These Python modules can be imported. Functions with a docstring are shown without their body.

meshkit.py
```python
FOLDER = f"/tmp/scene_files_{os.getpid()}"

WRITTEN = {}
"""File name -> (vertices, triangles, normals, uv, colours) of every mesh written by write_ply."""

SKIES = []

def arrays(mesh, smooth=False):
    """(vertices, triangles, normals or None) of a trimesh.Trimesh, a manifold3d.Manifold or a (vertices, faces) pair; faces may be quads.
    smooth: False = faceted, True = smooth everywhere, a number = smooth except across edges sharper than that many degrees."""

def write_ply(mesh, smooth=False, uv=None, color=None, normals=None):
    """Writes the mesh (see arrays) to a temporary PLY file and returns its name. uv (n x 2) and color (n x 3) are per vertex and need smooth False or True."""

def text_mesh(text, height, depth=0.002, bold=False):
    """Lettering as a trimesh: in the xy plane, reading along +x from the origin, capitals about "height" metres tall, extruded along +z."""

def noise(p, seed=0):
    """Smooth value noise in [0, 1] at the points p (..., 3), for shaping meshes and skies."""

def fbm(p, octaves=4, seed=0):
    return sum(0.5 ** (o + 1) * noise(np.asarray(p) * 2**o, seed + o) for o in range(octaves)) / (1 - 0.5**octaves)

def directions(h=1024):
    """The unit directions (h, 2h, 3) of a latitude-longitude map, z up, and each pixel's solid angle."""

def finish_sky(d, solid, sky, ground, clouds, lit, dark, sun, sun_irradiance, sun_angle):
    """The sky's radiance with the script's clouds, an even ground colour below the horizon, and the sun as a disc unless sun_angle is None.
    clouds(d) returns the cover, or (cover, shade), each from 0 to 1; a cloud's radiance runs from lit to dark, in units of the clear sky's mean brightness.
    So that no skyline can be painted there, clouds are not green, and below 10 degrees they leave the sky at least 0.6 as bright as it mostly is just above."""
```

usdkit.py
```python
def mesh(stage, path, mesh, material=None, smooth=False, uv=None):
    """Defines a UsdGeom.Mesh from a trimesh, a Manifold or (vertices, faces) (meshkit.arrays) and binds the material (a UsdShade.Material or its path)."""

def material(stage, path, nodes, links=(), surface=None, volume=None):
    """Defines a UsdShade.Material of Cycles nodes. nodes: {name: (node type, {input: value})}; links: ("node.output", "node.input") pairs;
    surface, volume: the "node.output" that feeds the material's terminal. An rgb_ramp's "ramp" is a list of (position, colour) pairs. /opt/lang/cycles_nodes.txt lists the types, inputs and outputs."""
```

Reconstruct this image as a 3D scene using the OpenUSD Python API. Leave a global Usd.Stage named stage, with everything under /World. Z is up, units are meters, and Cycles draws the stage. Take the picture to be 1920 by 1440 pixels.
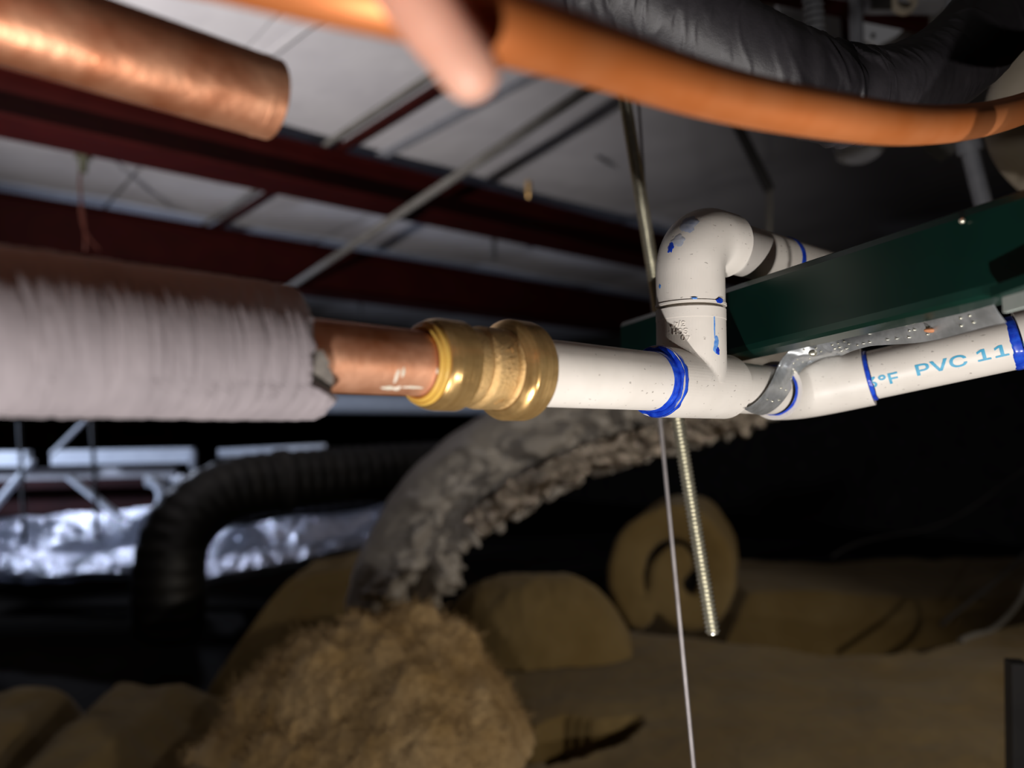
import math
import numpy as np
import trimesh
import manifold3d as m3
from pxr import Usd, UsdGeom, UsdLux, UsdShade, Gf, Sdf
import usdkit
import meshkit

stage = Usd.Stage.CreateInMemory()
UsdGeom.SetStageUpAxis(stage, UsdGeom.Tokens.z)
UsdGeom.SetStageMetersPerUnit(stage, 1.0)
UsdGeom.Xform.Define(stage, '/World')
UsdGeom.Scope.Define(stage, '/World/Looks')

# ------------------------------------------------------------------ camera
F_PX, EYE, PITCH = 1400.0, 0.9, math.radians(3.68)
cam = UsdGeom.Camera.Define(stage, '/World/camera')
cam.AddTranslateOp().Set(Gf.Vec3d(0, 0, EYE))
cam.AddRotateXOp().Set(90 + math.degrees(PITCH))
cam.CreateHorizontalApertureAttr(36.0)
cam.CreateVerticalApertureAttr(27.0)
cam.CreateFocalLengthAttr(36.0 * F_PX / 1920.0)
cam.CreateClippingRangeAttr(Gf.Vec2f(0.005, 100))
cam.CreateFStopAttr(26.25 / 4.8)
cam.CreateFocusDistanceAttr(0.338)
cam.CreateExposureAttr(0.0)


def P(px, py, d):
    """The world point seen at a pixel, at the depth d in front of the camera."""
    x, y = (px - 960) / F_PX * d, (720 - py) / F_PX * d
    return np.array([x, d * math.cos(PITCH) - y * math.sin(PITCH), EYE + d * math.sin(PITCH) + y * math.cos(PITCH)])


# ------------------------------------------------------------------ lights
def look_rot(direction):
    d = np.asarray(direction, float) / np.linalg.norm(direction)
    z = -d
    x = np.cross([0, 0, 1.0] if abs(z[2]) < .95 else [0, 1.0, 0], z)
    x /= np.linalg.norm(x)
    y = np.cross(z, x)
    return x, y, z


def place(xf, pos, direction):
    x, y, z = look_rot(direction)
    m = Gf.Matrix4d(*x, 0, *y, 0, *z, 0, *map(float, pos), 1)
    xf.AddTransformOp().Set(m)


def sphere_light(name, pos, radius, power, color, aim=None, cone=None, soft=.5):
    l = UsdLux.SphereLight.Define(stage, '/World/' + name)
    l.CreateRadiusAttr(radius)
    l.CreateIntensityAttr(power)
    l.CreateNormalizeAttr(True)
    l.CreateColorAttr(Gf.Vec3f(*color))
    place(l, pos, aim if aim is not None else (0, 1, 0))
    if cone:
        s = UsdLux.ShapingAPI.Apply(l.GetPrim())
        s.CreateShapingConeAngleAttr(cone)
        s.CreateShapingConeSoftnessAttr(soft)
    return l


def rect_light(name, pos, aim, w, h, power, color):
    l = UsdLux.RectLight.Define(stage, '/World/' + name)
    l.CreateWidthAttr(w)
    l.CreateHeightAttr(h)
    l.CreateIntensityAttr(power)
    l.CreateNormalizeAttr(True)
    l.CreateColorAttr(Gf.Vec3f(*color))
    place(l, pos, aim)
    return l


KEY = np.array([-.02, -.03, EYE - .30])
sphere_light('unseen_lamp_below', KEY, .008, 2.9, (1.0, .955, .93))  # unseen source, kind chosen; lights the pipes from below the camera
SIDE = np.array([.23, .08, EYE - .16])
sphere_light('unseen_lamp_right', SIDE, .007, 1.0, (1.0, .95, .90), aim=np.array([.12, .34, EYE]) - SIDE, cone=44, soft=.9)  # out of view at right, placed to light the fittings from below
UNSEEN_ROOF = np.array([-1.5, .9, EYE - .25])
sphere_light('unseen_lamp_for_roof', UNSEEN_ROOF, .03, 95.0, (1.0, .95, .94), aim=np.array([-1.1, 2.7, 2.1]) - UNSEEN_ROOF, cone=40, soft=1.0)  # out of view at left, placed to brighten the white roof
UNSEEN_FLOOR = np.array([1.7, .35, EYE + .30])
sphere_light('unseen_lamp_for_floor', UNSEEN_FLOOR, .03, 14.0, (1.0, .90, .76), aim=np.array([.50, 1.45, .42]) - UNSEEN_FLOOR, cone=34, soft=.9)  # out of view at right, placed to light the floor insulation
UNSEEN_EAVE = np.array([-4.6, 2.4, 1.15])
sphere_light('unseen_lamp_for_eave', UNSEEN_EAVE, .12, 130.0, (.62, .74, 1.0), aim=np.array([-1.6, 4.9, .95]) - UNSEEN_EAVE, cone=28, soft=.5)  # out of view, stands in for bluish daylight on the far trim
UNSEEN_FOIL = np.array([-3.4, 5.6, 1.9])
sphere_light('unseen_lamp_for_foil', UNSEEN_FOIL, .08, 32.0, (.70, .78, 1.0), aim=np.array([-1.9, 3.55, .4]) - UNSEEN_FOIL, cone=17, soft=.6)  # unseen behind the foam sleeve, placed for glints on the foil

# ------------------------------------------------------------------ materials
L = '/World/Looks/'


def mat(name, c1, c2=None, rough=.5, metal=0., scale=40., detail=4., bump=0., bscale=None, rough2=None, mapscale=None, spec=.5, lo=.35, hi=.65, coat=0., sheen=0., sss=0., bdist=.001):
    c2 = c1 if c2 is None else c2
    nodes = {'tc': ('texture_coordinate', {}), 'mp': ('mapping', {'scale': mapscale or (1, 1, 1)}),
             'n': ('noise_texture', {'scale': scale, 'detail': detail, 'roughness': .6}),
             'r': ('rgb_ramp', {'ramp': [(lo, c1), (hi, c2)]}),
             'p': ('principled_bsdf', {'roughness': rough, 'metallic': metal, 'specular_ior_level': spec, 'coat_weight': coat, 'sheen_weight': sheen, 'subsurface_weight': sss})}
    links = [('tc.object', 'mp.vector'), ('mp.vector', 'n.vector'), ('n.fac', 'r.fac'), ('r.color', 'p.base_color')]
    if rough2 is not None:
        nodes['rr'] = ('map_range', {'from_min': .3, 'from_max': .7, 'to_min': rough, 'to_max': rough2})
        links += [('n.fac', 'rr.value'), ('rr.result', 'p.roughness')]
    if bump:
        nodes['nb'] = ('noise_texture', {'scale': bscale or scale, 'detail': 4., 'roughness': .6})
        nodes['b'] = ('bump', {'strength': bump, 'distance': bdist})
        links += [('mp.vector', 'nb.vector'), ('nb.fac', 'b.height'), ('b.normal', 'p.normal')]
    return usdkit.material(stage, L + name, nodes, links, surface='p.BSDF')


M = {}
M['copper'] = mat('aged_copper', (.50, .17, .065), (.80, .42, .26), rough=.40, metal=.75, scale=45, rough2=.55, bump=.15, bscale=260)
M['copper2'] = mat('bright_copper', (.55, .16, .06), (.86, .44, .26), rough=.33, metal=.75, scale=38, rough2=.5, bump=.4, bscale=170)
M['soft_copper'] = mat('soft_copper', (.68, .20, .05), (.78, .28, .10), rough=.5, metal=.55, scale=25, bump=.05, bscale=80)
M['flux'] = mat('flux_residue', (.62, .60, .48), (.75, .66, .55), rough=.5, scale=300)
M['brass'] = usdkit.material(stage, L + 'machined_brass', {
    'tc': ('texture_coordinate', {}), 'turn': ('mapping', {'rotation': (0, 0, -math.radians(43))}),
    'rings': ('mapping', {'scale': (1400, 40, 40)}), 'blotch': ('noise_texture', {'scale': 90., 'detail': 4.}),
    'lines': ('noise_texture', {'scale': 1., 'detail': 3.}), 'r': ('rgb_ramp', {'ramp': [(.3, (.60, .35, .12)), (.7, (.84, .56, .24))]}),
    'mixn': ('mix_float', {'fac': .45}), 'rr': ('map_range', {'from_min': .3, 'from_max': .7, 'to_min': .20, 'to_max': .42}),
    'b': ('bump', {'strength': .22, 'distance': .0006}), 'p': ('principled_bsdf', {'metallic': .80})},
    [('tc.object', 'turn.vector'), ('turn.vector', 'rings.vector'), ('rings.vector', 'lines.vector'), ('turn.vector', 'blotch.vector'), ('lines.fac', 'mixn.a'), ('blotch.fac', 'mixn.b'),
     ('mixn.result', 'r.fac'), ('r.color', 'p.base_color'), ('blotch.fac', 'rr.value'), ('rr.result', 'p.roughness'), ('lines.fac', 'b.height'), ('b.normal', 'p.normal')], surface='p.BSDF')
M['cast_brass'] = mat('cast_brass', (.58, .37, .15), (.74, .49, .22), rough=.4, metal=.7, scale=120, bump=.8, bscale=1100, bdist=.0008)
M['ring'] = mat('ochre_plastic', (.62, .38, .07), (.70, .44, .10), rough=.4, scale=80)
M['pvc'] = usdkit.material(stage, L + 'white_pvc', {
    'tc': ('texture_coordinate', {}), 'n': ('noise_texture', {'scale': 60., 'detail': 4.}), 'r': ('rgb_ramp', {'ramp': [(.35, (.70, .655, .595)), (.65, (.75, .705, .645))]}),
    'sm': ('mapping', {'scale': (1.0, 1.0, 2.2)}), 'sn': ('noise_texture', {'scale': 330., 'detail': 2.}), 'sr': ('rgb_ramp', {'ramp': [(.685, (1, 1, 1)), (.74, (.45, .43, .42))]}),
    'm': ('mix', {'mix_type': 'multiply', 'fac': .8}), 'nb': ('noise_texture', {'scale': 300.}), 'b': ('bump', {'strength': .03, 'distance': .001}),
    'p': ('principled_bsdf', {'roughness': .42, 'specular_ior_level': .4})},
    [('tc.object', 'n.vector'), ('n.fac', 'r.fac'), ('tc.object', 'sm.vector'), ('sm.vector', 'sn.vector'), ('sn.fac', 'sr.fac'), ('r.color', 'm.color1'), ('sr.color', 'm.color2'), ('m.color', 'p.base_color'),
     ('tc.object', 'nb.vector'), ('nb.fac', 'b.height'), ('b.normal', 'p.normal')], surface='p.BSDF')
M['primer'] = mat('blue_primer', (.006, .03, .42), (.02, .09, .62), rough=.25, scale=220)
M['primer_light'] = mat('thin_blue_primer', (.06, .22, .66), (.20, .40, .75), rough=.35, scale=500)
M['primer_stain'] = mat('primer_stain', (.33, .38, .52), (.52, .53, .57), rough=.42, scale=150)
M['ink'] = mat('blue_print', (.03, .30, .50), (.05, .38, .60), rough=.5, scale=400)
M['foam'] = mat('grey_foam', (.25, .22, .23), (.29, .255, .265), rough=.75, scale=70, spec=.25, bump=.15, bscale=500)
M['foam_core'] = mat('foam_core', (.13, .115, .10), (.2, .18, .155), rough=.9, scale=300, bump=.4, bscale=900)
M['black_foam'] = mat('black_foam', (.020, .018, .021), (.028, .025, .029), rough=.5, scale=90, bump=.12, bscale=600)
M['green'] = mat('green_enamel', (.001, .014, .0095), (.0015, .020, .014), rough=.34, scale=20, spec=.35, bump=.03, bscale=60)
M['galv'] = mat('galvanised_steel', (.42, .44, .45), (.58, .60, .62), rough=.38, metal=.75, scale=130, rough2=.5, bump=.1, bscale=300)
M['zinc'] = mat('zinc_plated_steel', (.66, .64, .53), (.84, .81, .67), rough=.3, metal=.85, scale=200)
M['wire'] = mat('galvanised_wire', (.50, .46, .46), (.60, .56, .56), rough=.45, metal=.5, scale=100)
M['rust'] = mat('rusty_rivet', (.35, .13, .05), (.5, .22, .1), rough=.6, scale=600)
M['facing'] = mat('white_vinyl_facing', (.42, .405, .42), (.48, .465, .475), rough=.6, scale=3, bump=.35, bscale=5, bdist=.02, spec=.3)
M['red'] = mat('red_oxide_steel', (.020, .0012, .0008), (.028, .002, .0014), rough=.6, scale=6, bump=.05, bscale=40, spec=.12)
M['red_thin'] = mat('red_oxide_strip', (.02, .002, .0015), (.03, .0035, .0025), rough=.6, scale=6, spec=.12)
M['grey_steel'] = mat('grey_steel', (.15, .14, .125), (.19, .18, .165), rough=.5, metal=.3, scale=12)
M['duct'] = mat('grey_duct_jacket', (.33, .30, .27), (.41, .375, .34), rough=.42, scale=14, bump=.25, bscale=40, bdist=.01)
M['duct_foil'] = mat('crinkled_foil_jacket', (.24, .21, .18), (.48, .42, .36), rough=.22, metal=.9, scale=25, bump=.9, bscale=40, bdist=.02)
M['black_duct'] = mat('black_duct_jacket', (.006, .0055, .005), (.013, .011, .008), rough=.5, scale=12, bump=.3, bscale=25, bdist=.01)
M['foil'] = mat('foil_facing', (.42, .44, .52), (.62, .64, .74), rough=.24, metal=.9, scale=6, bump=.9, bscale=9, bdist=.05)
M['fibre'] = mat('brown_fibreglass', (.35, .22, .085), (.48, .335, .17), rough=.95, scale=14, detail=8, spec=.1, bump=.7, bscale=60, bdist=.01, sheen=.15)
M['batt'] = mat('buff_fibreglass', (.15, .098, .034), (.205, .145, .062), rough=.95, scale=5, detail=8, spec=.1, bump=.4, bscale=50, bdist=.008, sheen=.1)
M['white_metal'] = mat('white_metal', (.62, .64, .68), (.72, .74, .78), rough=.4, scale=20, bump=.1, bscale=30)
M['dark'] = mat('dark_steel', (.02, .018, .017), (.03, .027, .025), rough=.6, scale=20)
M['conduit'] = mat('grey_conduit', (.20, .205, .23), (.27, .275, .30), rough=.5, scale=30)
M['beige'] = mat('beige_plastic', (.42, .36, .27), (.48, .41, .32), rough=.5, scale=30)
M['skin'] = mat('skin', (.74, .33, .23), (.82, .41, .30), rough=.5, scale=60, sss=.15, bump=.1, bscale=400)
M['nail'] = mat('fingernail', (.72, .44, .38), (.76, .50, .44), rough=.3, scale=60)
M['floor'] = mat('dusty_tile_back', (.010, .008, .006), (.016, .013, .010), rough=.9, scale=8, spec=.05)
M['olive'] = mat('dull_olive_steel', (.05, .05, .03), (.08, .08, .05), rough=.6)
M['red_wire'] = mat('red_wire', (.07, .015, .008), rough=.5)
M['paper'] = mat('pale_label', (.35, .40, .37), (.42, .46, .43), rough=.6, scale=100)

# ------------------------------------------------------------------ mesh helpers
def unit(v):
    v = np.asarray(v, float)
    return v / np.linalg.norm(v)


def grid_faces(n, m, wrap=True):
    i, j = np.meshgrid(np.arange(n - 1), np.arange(m if wrap else m - 1), indexing='ij')
    a, b = i * m + j, i * m + (j + 1) % m
    c, d = (i + 1) * m + (j + 1) % m, (i + 1) * m + j
    return np.vstack([np.stack([a, b, c], -1).reshape(-1, 3), np.stack([a, c, d], -1).reshape(-1, 3)])


def frames(pts, up=(0, 0, 1)):
    pts = np.asarray(pts, float)
    t = np.gradient(pts, axis=0)
    t /= np.linalg.norm(t, axis=1, keepdims=True)
    n = np.zeros_like(t)
    u = np.asarray(up, float)
    if abs(u @ t[0]) > .95:
        u = np.array([0, -1.0, 0])
    n[0] = unit(u - (u @ t[0]) * t[0])
    for k in range(1, len(t)):
        v = n[k - 1] - (n[k - 1] @ t[k]) * t[k]
        n[k] = v / np.linalg.norm(v)
    return t, n, np.cross(t, n)


def spline(pts, n):
    from scipy.interpolate import CubicSpline
    pts = np.asarray(pts, float)
    s = np.concatenate([[0], np.cumsum(np.linalg.norm(np.diff(pts, axis=0), axis=1))])
    return CubicSpline(s, pts)(np.linspace(0, s[-1], n))


def tube(pts, r, seg=24, caps=True, disp=None, up=(0, 0, 1)):
    """Swept tube; disp(s, theta) -> radial offset; theta=0 is up, theta grows towards binormal."""
    pts = np.asarray(pts, float)
    n = len(pts)
    r = np.broadcast_to(np.asarray(r, float), (n,))
    t, nn, bb = frames(pts, up)
    th = np.linspace(0, 2 * np.pi, seg, endpoint=False)
    s = np.concatenate([[0], np.cumsum(np.linalg.norm(np.diff(pts, axis=0), axis=1))])
    R = np.repeat(r[:, None], seg, 1)
    if disp is not None:
        S, T = np.meshgrid(s, th, indexing='ij')
        R = R + disp(S, T)
    v = pts[:, None] + R[..., None] * (np.cos(th)[None, :, None] * nn[:, None] + np.sin(th)[None, :, None] * bb[:, None])
    f = grid_faces(n, seg)
    v = v.reshape(-1, 3)
    if caps:
        k = len(v)
        v = np.vstack([v, pts[0], pts[-1]])
        j = np.arange(seg)
        f = np.vstack([f, np.stack([np.full(seg, k), (j + 1) % seg, j], -1), np.stack([np.full(seg, k + 1), (n - 1) * seg + j, (n - 1) * seg + (j + 1) % seg], -1)])
    m = trimesh.Trimesh(v, f, process=False)
    m.fix_normals() if False else None
    if m.volume < 0:
        m.invert()
    return m


def axis_frame(a):
    a = unit(a)
    up = np.array([0, 0, 1.0]) if abs(a[2]) < .9 else np.array([0, -1.0, 0])
    n = unit(up - (up @ a) * a)
    return a, n, np.cross(a, n)


def lathe(o, a, prof, seg=64, closed=True, disp=None):
    """prof: (s, r) along the axis a from o; closed: the profile is a loop (a ring or pipe with a bore)."""
    a, n, b = axis_frame(a)
    prof = np.asarray(prof, float)
    if closed:
        prof = np.vstack([prof, prof[:1]])
    th = np.linspace(0, 2 * np.pi, seg, endpoint=False)
    R = np.repeat(prof[:, 1][:, None], seg, 1)
    S = np.repeat(prof[:, 0][:, None], seg, 1)
    if disp is not None:
        dS, dR = disp(S, np.repeat(th[None], len(prof), 0), R)
        S, R = S + dS, R + dR
    v = np.asarray(o)[None, None] + S[..., None] * a + R[..., None] * (np.cos(th)[None, :, None] * n + np.sin(th)[None, :, None] * b)
    m = trimesh.Trimesh(v.reshape(-1, 3), grid_faces(len(prof), seg), process=False)
    m.merge_vertices()
    if m.volume < 0:
        m.invert()
    return m


def pipe(o, a, s0, s1, r, bore, seg=64, ch=.0004):
    return lathe(o, a, [(s0, bore), (s0, r - ch), (s0 + ch, r), (s1 - ch, r), (s1, r - ch), (s1, bore)], seg)


def box(c, size, ax=None):
    m = trimesh.creation.box(size)
    T = np.eye(4)
    if ax is not None:
        T[:3, :3] = np.stack(ax, 1)
    T[:3, 3] = c
    m.apply_transform(T)
    return m


def bar(p, q, w, h, up=(0, 0, 1), ch=.0):
    """A box from p to q; w sideways, h along up."""
    p, q = np.asarray(p, float), np.asarray(q, float)
    t = unit(q - p)
    u = np.asarray(up, float)
    u = unit(u - (u @ t) * t)
    s = np.cross(t, u)
    return box((p + q) / 2, (np.linalg.norm(q - p), w, h), (t, -s, u))


def cat(*ms):
    return trimesh.util.concatenate(list(ms))


def mf(mesh):
    return m3.Manifold(m3.Mesh(np.asarray(mesh.vertices, np.float32), np.asarray(mesh.faces, np.uint32)))


def tm(man):
    m = man.to_mesh()
    return trimesh.Trimesh(np.array(m.vert_properties[:, :3], float), np.array(m.tri_verts), process=False)


def cylm(o, a, s0, s1, r, seg=72):
    o = np.asarray(o, float)
    a = unit(a)
    return mf(tube([o + a * s0, o + a * s1], r, seg))


used = {}


def numbered(parent, name):
    k = used.get((parent, name), 0)
    used[(parent, name)] = k + 1
    return f'{parent}/{name}' if k == 0 else f'{parent}/{name}_{k:03d}'


def data(prim, **kw):
    for k, v in kw.items():
        if v:
            prim.SetCustomDataByKey(k, v)
    return prim


def thing(name, label, category, base=(0, 0, 0), group=None):
    x = UsdGeom.Xform.Define(stage, numbered('/World', name))
    x.AddTranslateOp().Set(Gf.Vec3d(*map(float, base)))
    p = x.GetPrim()
    data(p, label=label, category=category, group=group)
    BASE[str(p.GetPath())] = np.asarray(base, float)
    return p


BASE = {}


def obj(name, mesh, material, parent=None, smooth=30, label=None, category=None, group=None, kind=None):
    """One Mesh; vertices are given in world space and stored relative to the thing's base."""
    pp = '/World' if parent is None else str(parent.GetPath())
    base = next((BASE[k] for k in BASE if pp == k or pp.startswith(k + '/')), np.zeros(3))
    m = trimesh.Trimesh(np.asarray(mesh.vertices) - base, mesh.faces, process=False)
    path = numbered(pp, name)
    g = usdkit.mesh(stage, path, m, M[material] if isinstance(material, str) else material, smooth=smooth)
    return data(g.GetPrim(), label=label, category=category, group=group, kind=kind)


def noise(p, seed=0):
    return meshkit.noise(p, seed) - .5


def fbm(p, o=4, seed=0):
    return meshkit.fbm(p, o, seed) - .5


# ------------------------------------------------------------------ the setting
ROOF_Z = EYE + 1.2
U = np.array([math.sin(math.radians(51)), math.cos(math.radians(51)), 0])
V = np.array([-U[1], U[0], 0])
Zv = np.array([0, 0, 1.0])


def uv(u, v, z):
    return U * u + V * v + Zv * z


def roof_at(px, py, z=ROOF_Z):
    a = P(px, py, 1.0) - np.array([0, 0, EYE])
    return np.array([0, 0, EYE]) + a * (z - EYE) / a[2]


# roof: white faced insulation sheets between purlin lines, each a panel with turned edges
ceiling = thing('ceiling', None, None, (0, 0, 0))
data(ceiling, kind='structure')
seam = []
for k in range(9):
    u0, u1 = -4.0 + k * 1.2, -4.0 + (k + 1) * 1.2
    nu, nv = 16, 120
    uu, vv = np.meshgrid(np.linspace(u0 + .004, u1 - .004, nu), np.linspace(-1.5, 9, nv), indexing='ij')
    edge = np.minimum(uu - u0, u1 - uu)
    zz = ROOF_Z + .03 - .02 * np.exp(-edge / .03) * 0 + .03 * fbm(np.stack([uu * .9, vv * 2.2, uu * 0 + k], -1), 3, 5) - .012 * np.sin(np.clip(edge / .6, 0, 1) * np.pi / 2)
    top = np.stack([uu, vv, zz], -1).reshape(-1, 3) @ np.stack([U, V, Zv])
    f = grid_faces(nu, nv, False)
    m = trimesh.Trimesh(np.vstack([top, top + [0, 0, .05]]), np.vstack([f, f[:, ::-1] + len(top)]), process=False)
    obj('insulation_panel', m, 'facing', ceiling, smooth=True)

# floor under the insulation and the far walls
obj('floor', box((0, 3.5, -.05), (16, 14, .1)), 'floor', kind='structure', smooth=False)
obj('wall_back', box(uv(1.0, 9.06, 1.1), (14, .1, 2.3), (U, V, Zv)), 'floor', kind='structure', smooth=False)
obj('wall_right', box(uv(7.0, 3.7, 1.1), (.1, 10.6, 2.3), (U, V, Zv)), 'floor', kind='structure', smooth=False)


# ------------------------------------------------------------------ steel
def ibeam(name, label, vpos, u0, u1, depth, bf, tf, toff, ztop=ROOF_Z - .05):
    t = thing(name, label, 'beam', uv(u0, vpos, ztop - depth), 'red oxide roof beams' if False else None)
    obj('web', bar(uv(u0, vpos, ztop - depth / 2), uv(u1, vpos, ztop - depth / 2), .008, depth - .024), 'red', t, smooth=False)
    obj('bottom_flange', bar(uv(u0, vpos + toff, ztop - depth + .006), uv(u1, vpos + toff, ztop - depth + .006), bf, .012), 'red', t, smooth=False)
    obj('top_flange', bar(uv(u0, vpos, ztop - .006), uv(u1, vpos, ztop - .006), tf, .012), 'red', t, smooth=False)
    return t


q1, q2 = roof_at(0, 99), roof_at(840, 320)
V1 = float((q1 + q2) / 2 @ V)
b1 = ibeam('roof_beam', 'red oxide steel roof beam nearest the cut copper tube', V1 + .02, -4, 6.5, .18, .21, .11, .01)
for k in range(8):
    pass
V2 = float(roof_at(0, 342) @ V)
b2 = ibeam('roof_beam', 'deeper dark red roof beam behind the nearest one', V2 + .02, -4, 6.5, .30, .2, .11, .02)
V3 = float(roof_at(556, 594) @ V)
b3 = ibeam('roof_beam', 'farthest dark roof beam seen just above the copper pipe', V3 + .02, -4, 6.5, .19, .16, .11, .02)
print('beams', V1, V2, V3)
# web stiffener bands seen on the beams
for bm, vp, xs, dep in ((b1, V1, (575,), .225), (b2, V2, (375,), .35)):
    for x in xs:
        pass

# red strip bridging across the beams under the roof, with a grey bar beside it for its shadow line
ra, rb = roof_at(430, 410, ROOF_Z - .035), roof_at(830, 160, ROOF_Z - .035)
d = unit(rb - ra)
t = thing('bridging_strap', 'thin dark red steel strip running across the beams under the white roof', 'steel strip', ra - d * 2)
obj('strip', bar(ra - d * 2.5, rb + d * 1.5, .035, .02), 'red_thin', t, smooth=False)
ra, rb = roof_at(402, 408, ROOF_Z - .034), roof_at(790, 152, ROOF_Z - .034)
d = unit(rb - ra)
t = thing('shadow_bar', 'slim grey bar under the white roof standing in for a shadow beside the dark red strip', 'conduit', ra)
obj('conduit', tube([ra - d * 2, ra, rb, rb + d * 1.5], .011, 16), 'grey_steel', t)  # grey bar in the place of a cast shadow line
# long pale brace rod from the upper centre down to the grey insulation
p0, p1 = P(1100, 168, 1.95), P(530, 547, 4.3)
d = unit(p1 - p0)
t = thing('brace_rod', 'long grey round brace rod slanting down across the red beams', 'brace rod', p1 + d * .5)
obj('rod', tube([p0 - d * .35, p0, p1, p1 + d * .6], .0155, 20), 'grey_steel', t)
# faint seams / straps
ra, rb = roof_at(500, 106, ROOF_Z - .008), roof_at(590, 38, ROOF_Z - .008)
d = unit(rb - ra)
t = thing('roof_strap', 'white strap under the roof between the copper tube and the orange tube', 'strap', ra)
obj('strap', bar(ra - d * .12, rb + d * .5, .022, .008), 'facing', t, smooth=False)
ra, rb = roof_at(760, 268, ROOF_Z - .012), roof_at(1000, 140, ROOF_Z - .012)
d = unit(rb - ra)
t = thing('roof_strap', 'wide grey strap under the roof between the red strip and the brace rod', 'strap', ra)
obj('strap', bar(ra - d * .2, rb + d * .6, .05, .008), 'conduit', t, smooth=False)

# beam clip with hanging red wire, left
c = P(157, 281, 2.95)
t = thing('beam_clip', 'small grey clip on the lower flange of the nearest red beam', 'clip', c - [0, 0, .05])
obj('clip_body', box(c, (.05, .04, .075)), 'olive', t)
obj('clip_stud', tube([c - [0, 0, .03], c - [0, 0, .09]], .016, 12), 'olive', t)
w0 = c - [0, 0, .075]
t = thing('hanging_wire', 'thin red wire hanging in a loop from the beam clip', 'wire', P(160, 468, 3.05))
obj('wire', tube(spline([w0, P(150, 350, 3.05), P(158, 420, 3.05), P(160, 470, 3.05)], 24), .005, 8), 'red_wire', t)
obj('wire', tube(spline([P(152, 372, 3.05), P(158, 430, 3.05), P(186, 468, 3.05)], 20), .004, 8), 'red_wire', t)
for (x, y0, y1, dd, lab) in ((926, 440, 486, 4.4, 'short dark stud hanging below the middle beam'), (674, 548, 588, 6.2, 'short dark stud hanging above the copper pipe')):
    t = thing('hanger_stud', lab, 'stud', P(x, y1, dd))
    obj('stud', tube([P(x, y0 - 40, dd), P(x, y1, dd)], .016, 10), 'dark', t)
t = thing('screw_tip', 'tiny brass coloured screw tip under the nearest beam', 'screw', P(991, 368, 2.9))
obj('tip', tube([P(991, 340, 2.9), P(991, 358, 2.9), P(991, 371, 2.9)], [.012, .012, .004], 10), 'brass', t)

# ------------------------------------------------------------------ far left: daylight strip, girts, braces
def strip(name, label, category, a, b, w, h, m):
    t = thing(name, label, category, (np.asarray(a) + b) / 2)
    obj(name.split('_')[-1] if False else 'body', bar(a, b, w, h), m, t, smooth=False)
    return t


DF = 4.2
strip('eave_trim', 'bright bluish white trim at far left under the grey foam', 'trim', P(-300, 862, DF), P(55, 860, DF), .05, .085, 'white_metal')
strip('eave_trim', 'bright bluish white trim between the two thin braces', 'trim', P(100, 858, DF), P(362, 853, DF), .05, .08, 'white_metal')
strip('eave_trim', 'bright bluish white trim right of the trim corner post', 'trim', P(412, 850, DF + .3), P(612, 840, DF + .3), .05, .05, 'white_metal')
strip('trim_post', 'short grey post closing the end of the bright trim', 'post', P(361, 846, DF - .05), P(361, 878, DF - .05), .03, .03, 'white_metal')
strip('wall_panel', 'dim grey panel below the bright trim at far left', 'panel', P(-300, 896, DF + .25), P(330, 886, DF + .25), .03, .07, 'facing')
strip('wall_girt', 'reddish horizontal steel rail at far left with a brace crossing it', 'rail', P(-300, 916, DF + .2), P(290, 902, DF + .2), .06, .05, 'red')
strip('wall_girt', 'very dark red rail low at far left above the foil blanket', 'rail', P(-300, 955, DF + .5), P(310, 935, DF + .5), .06, .14, 'red_thin')
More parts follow.
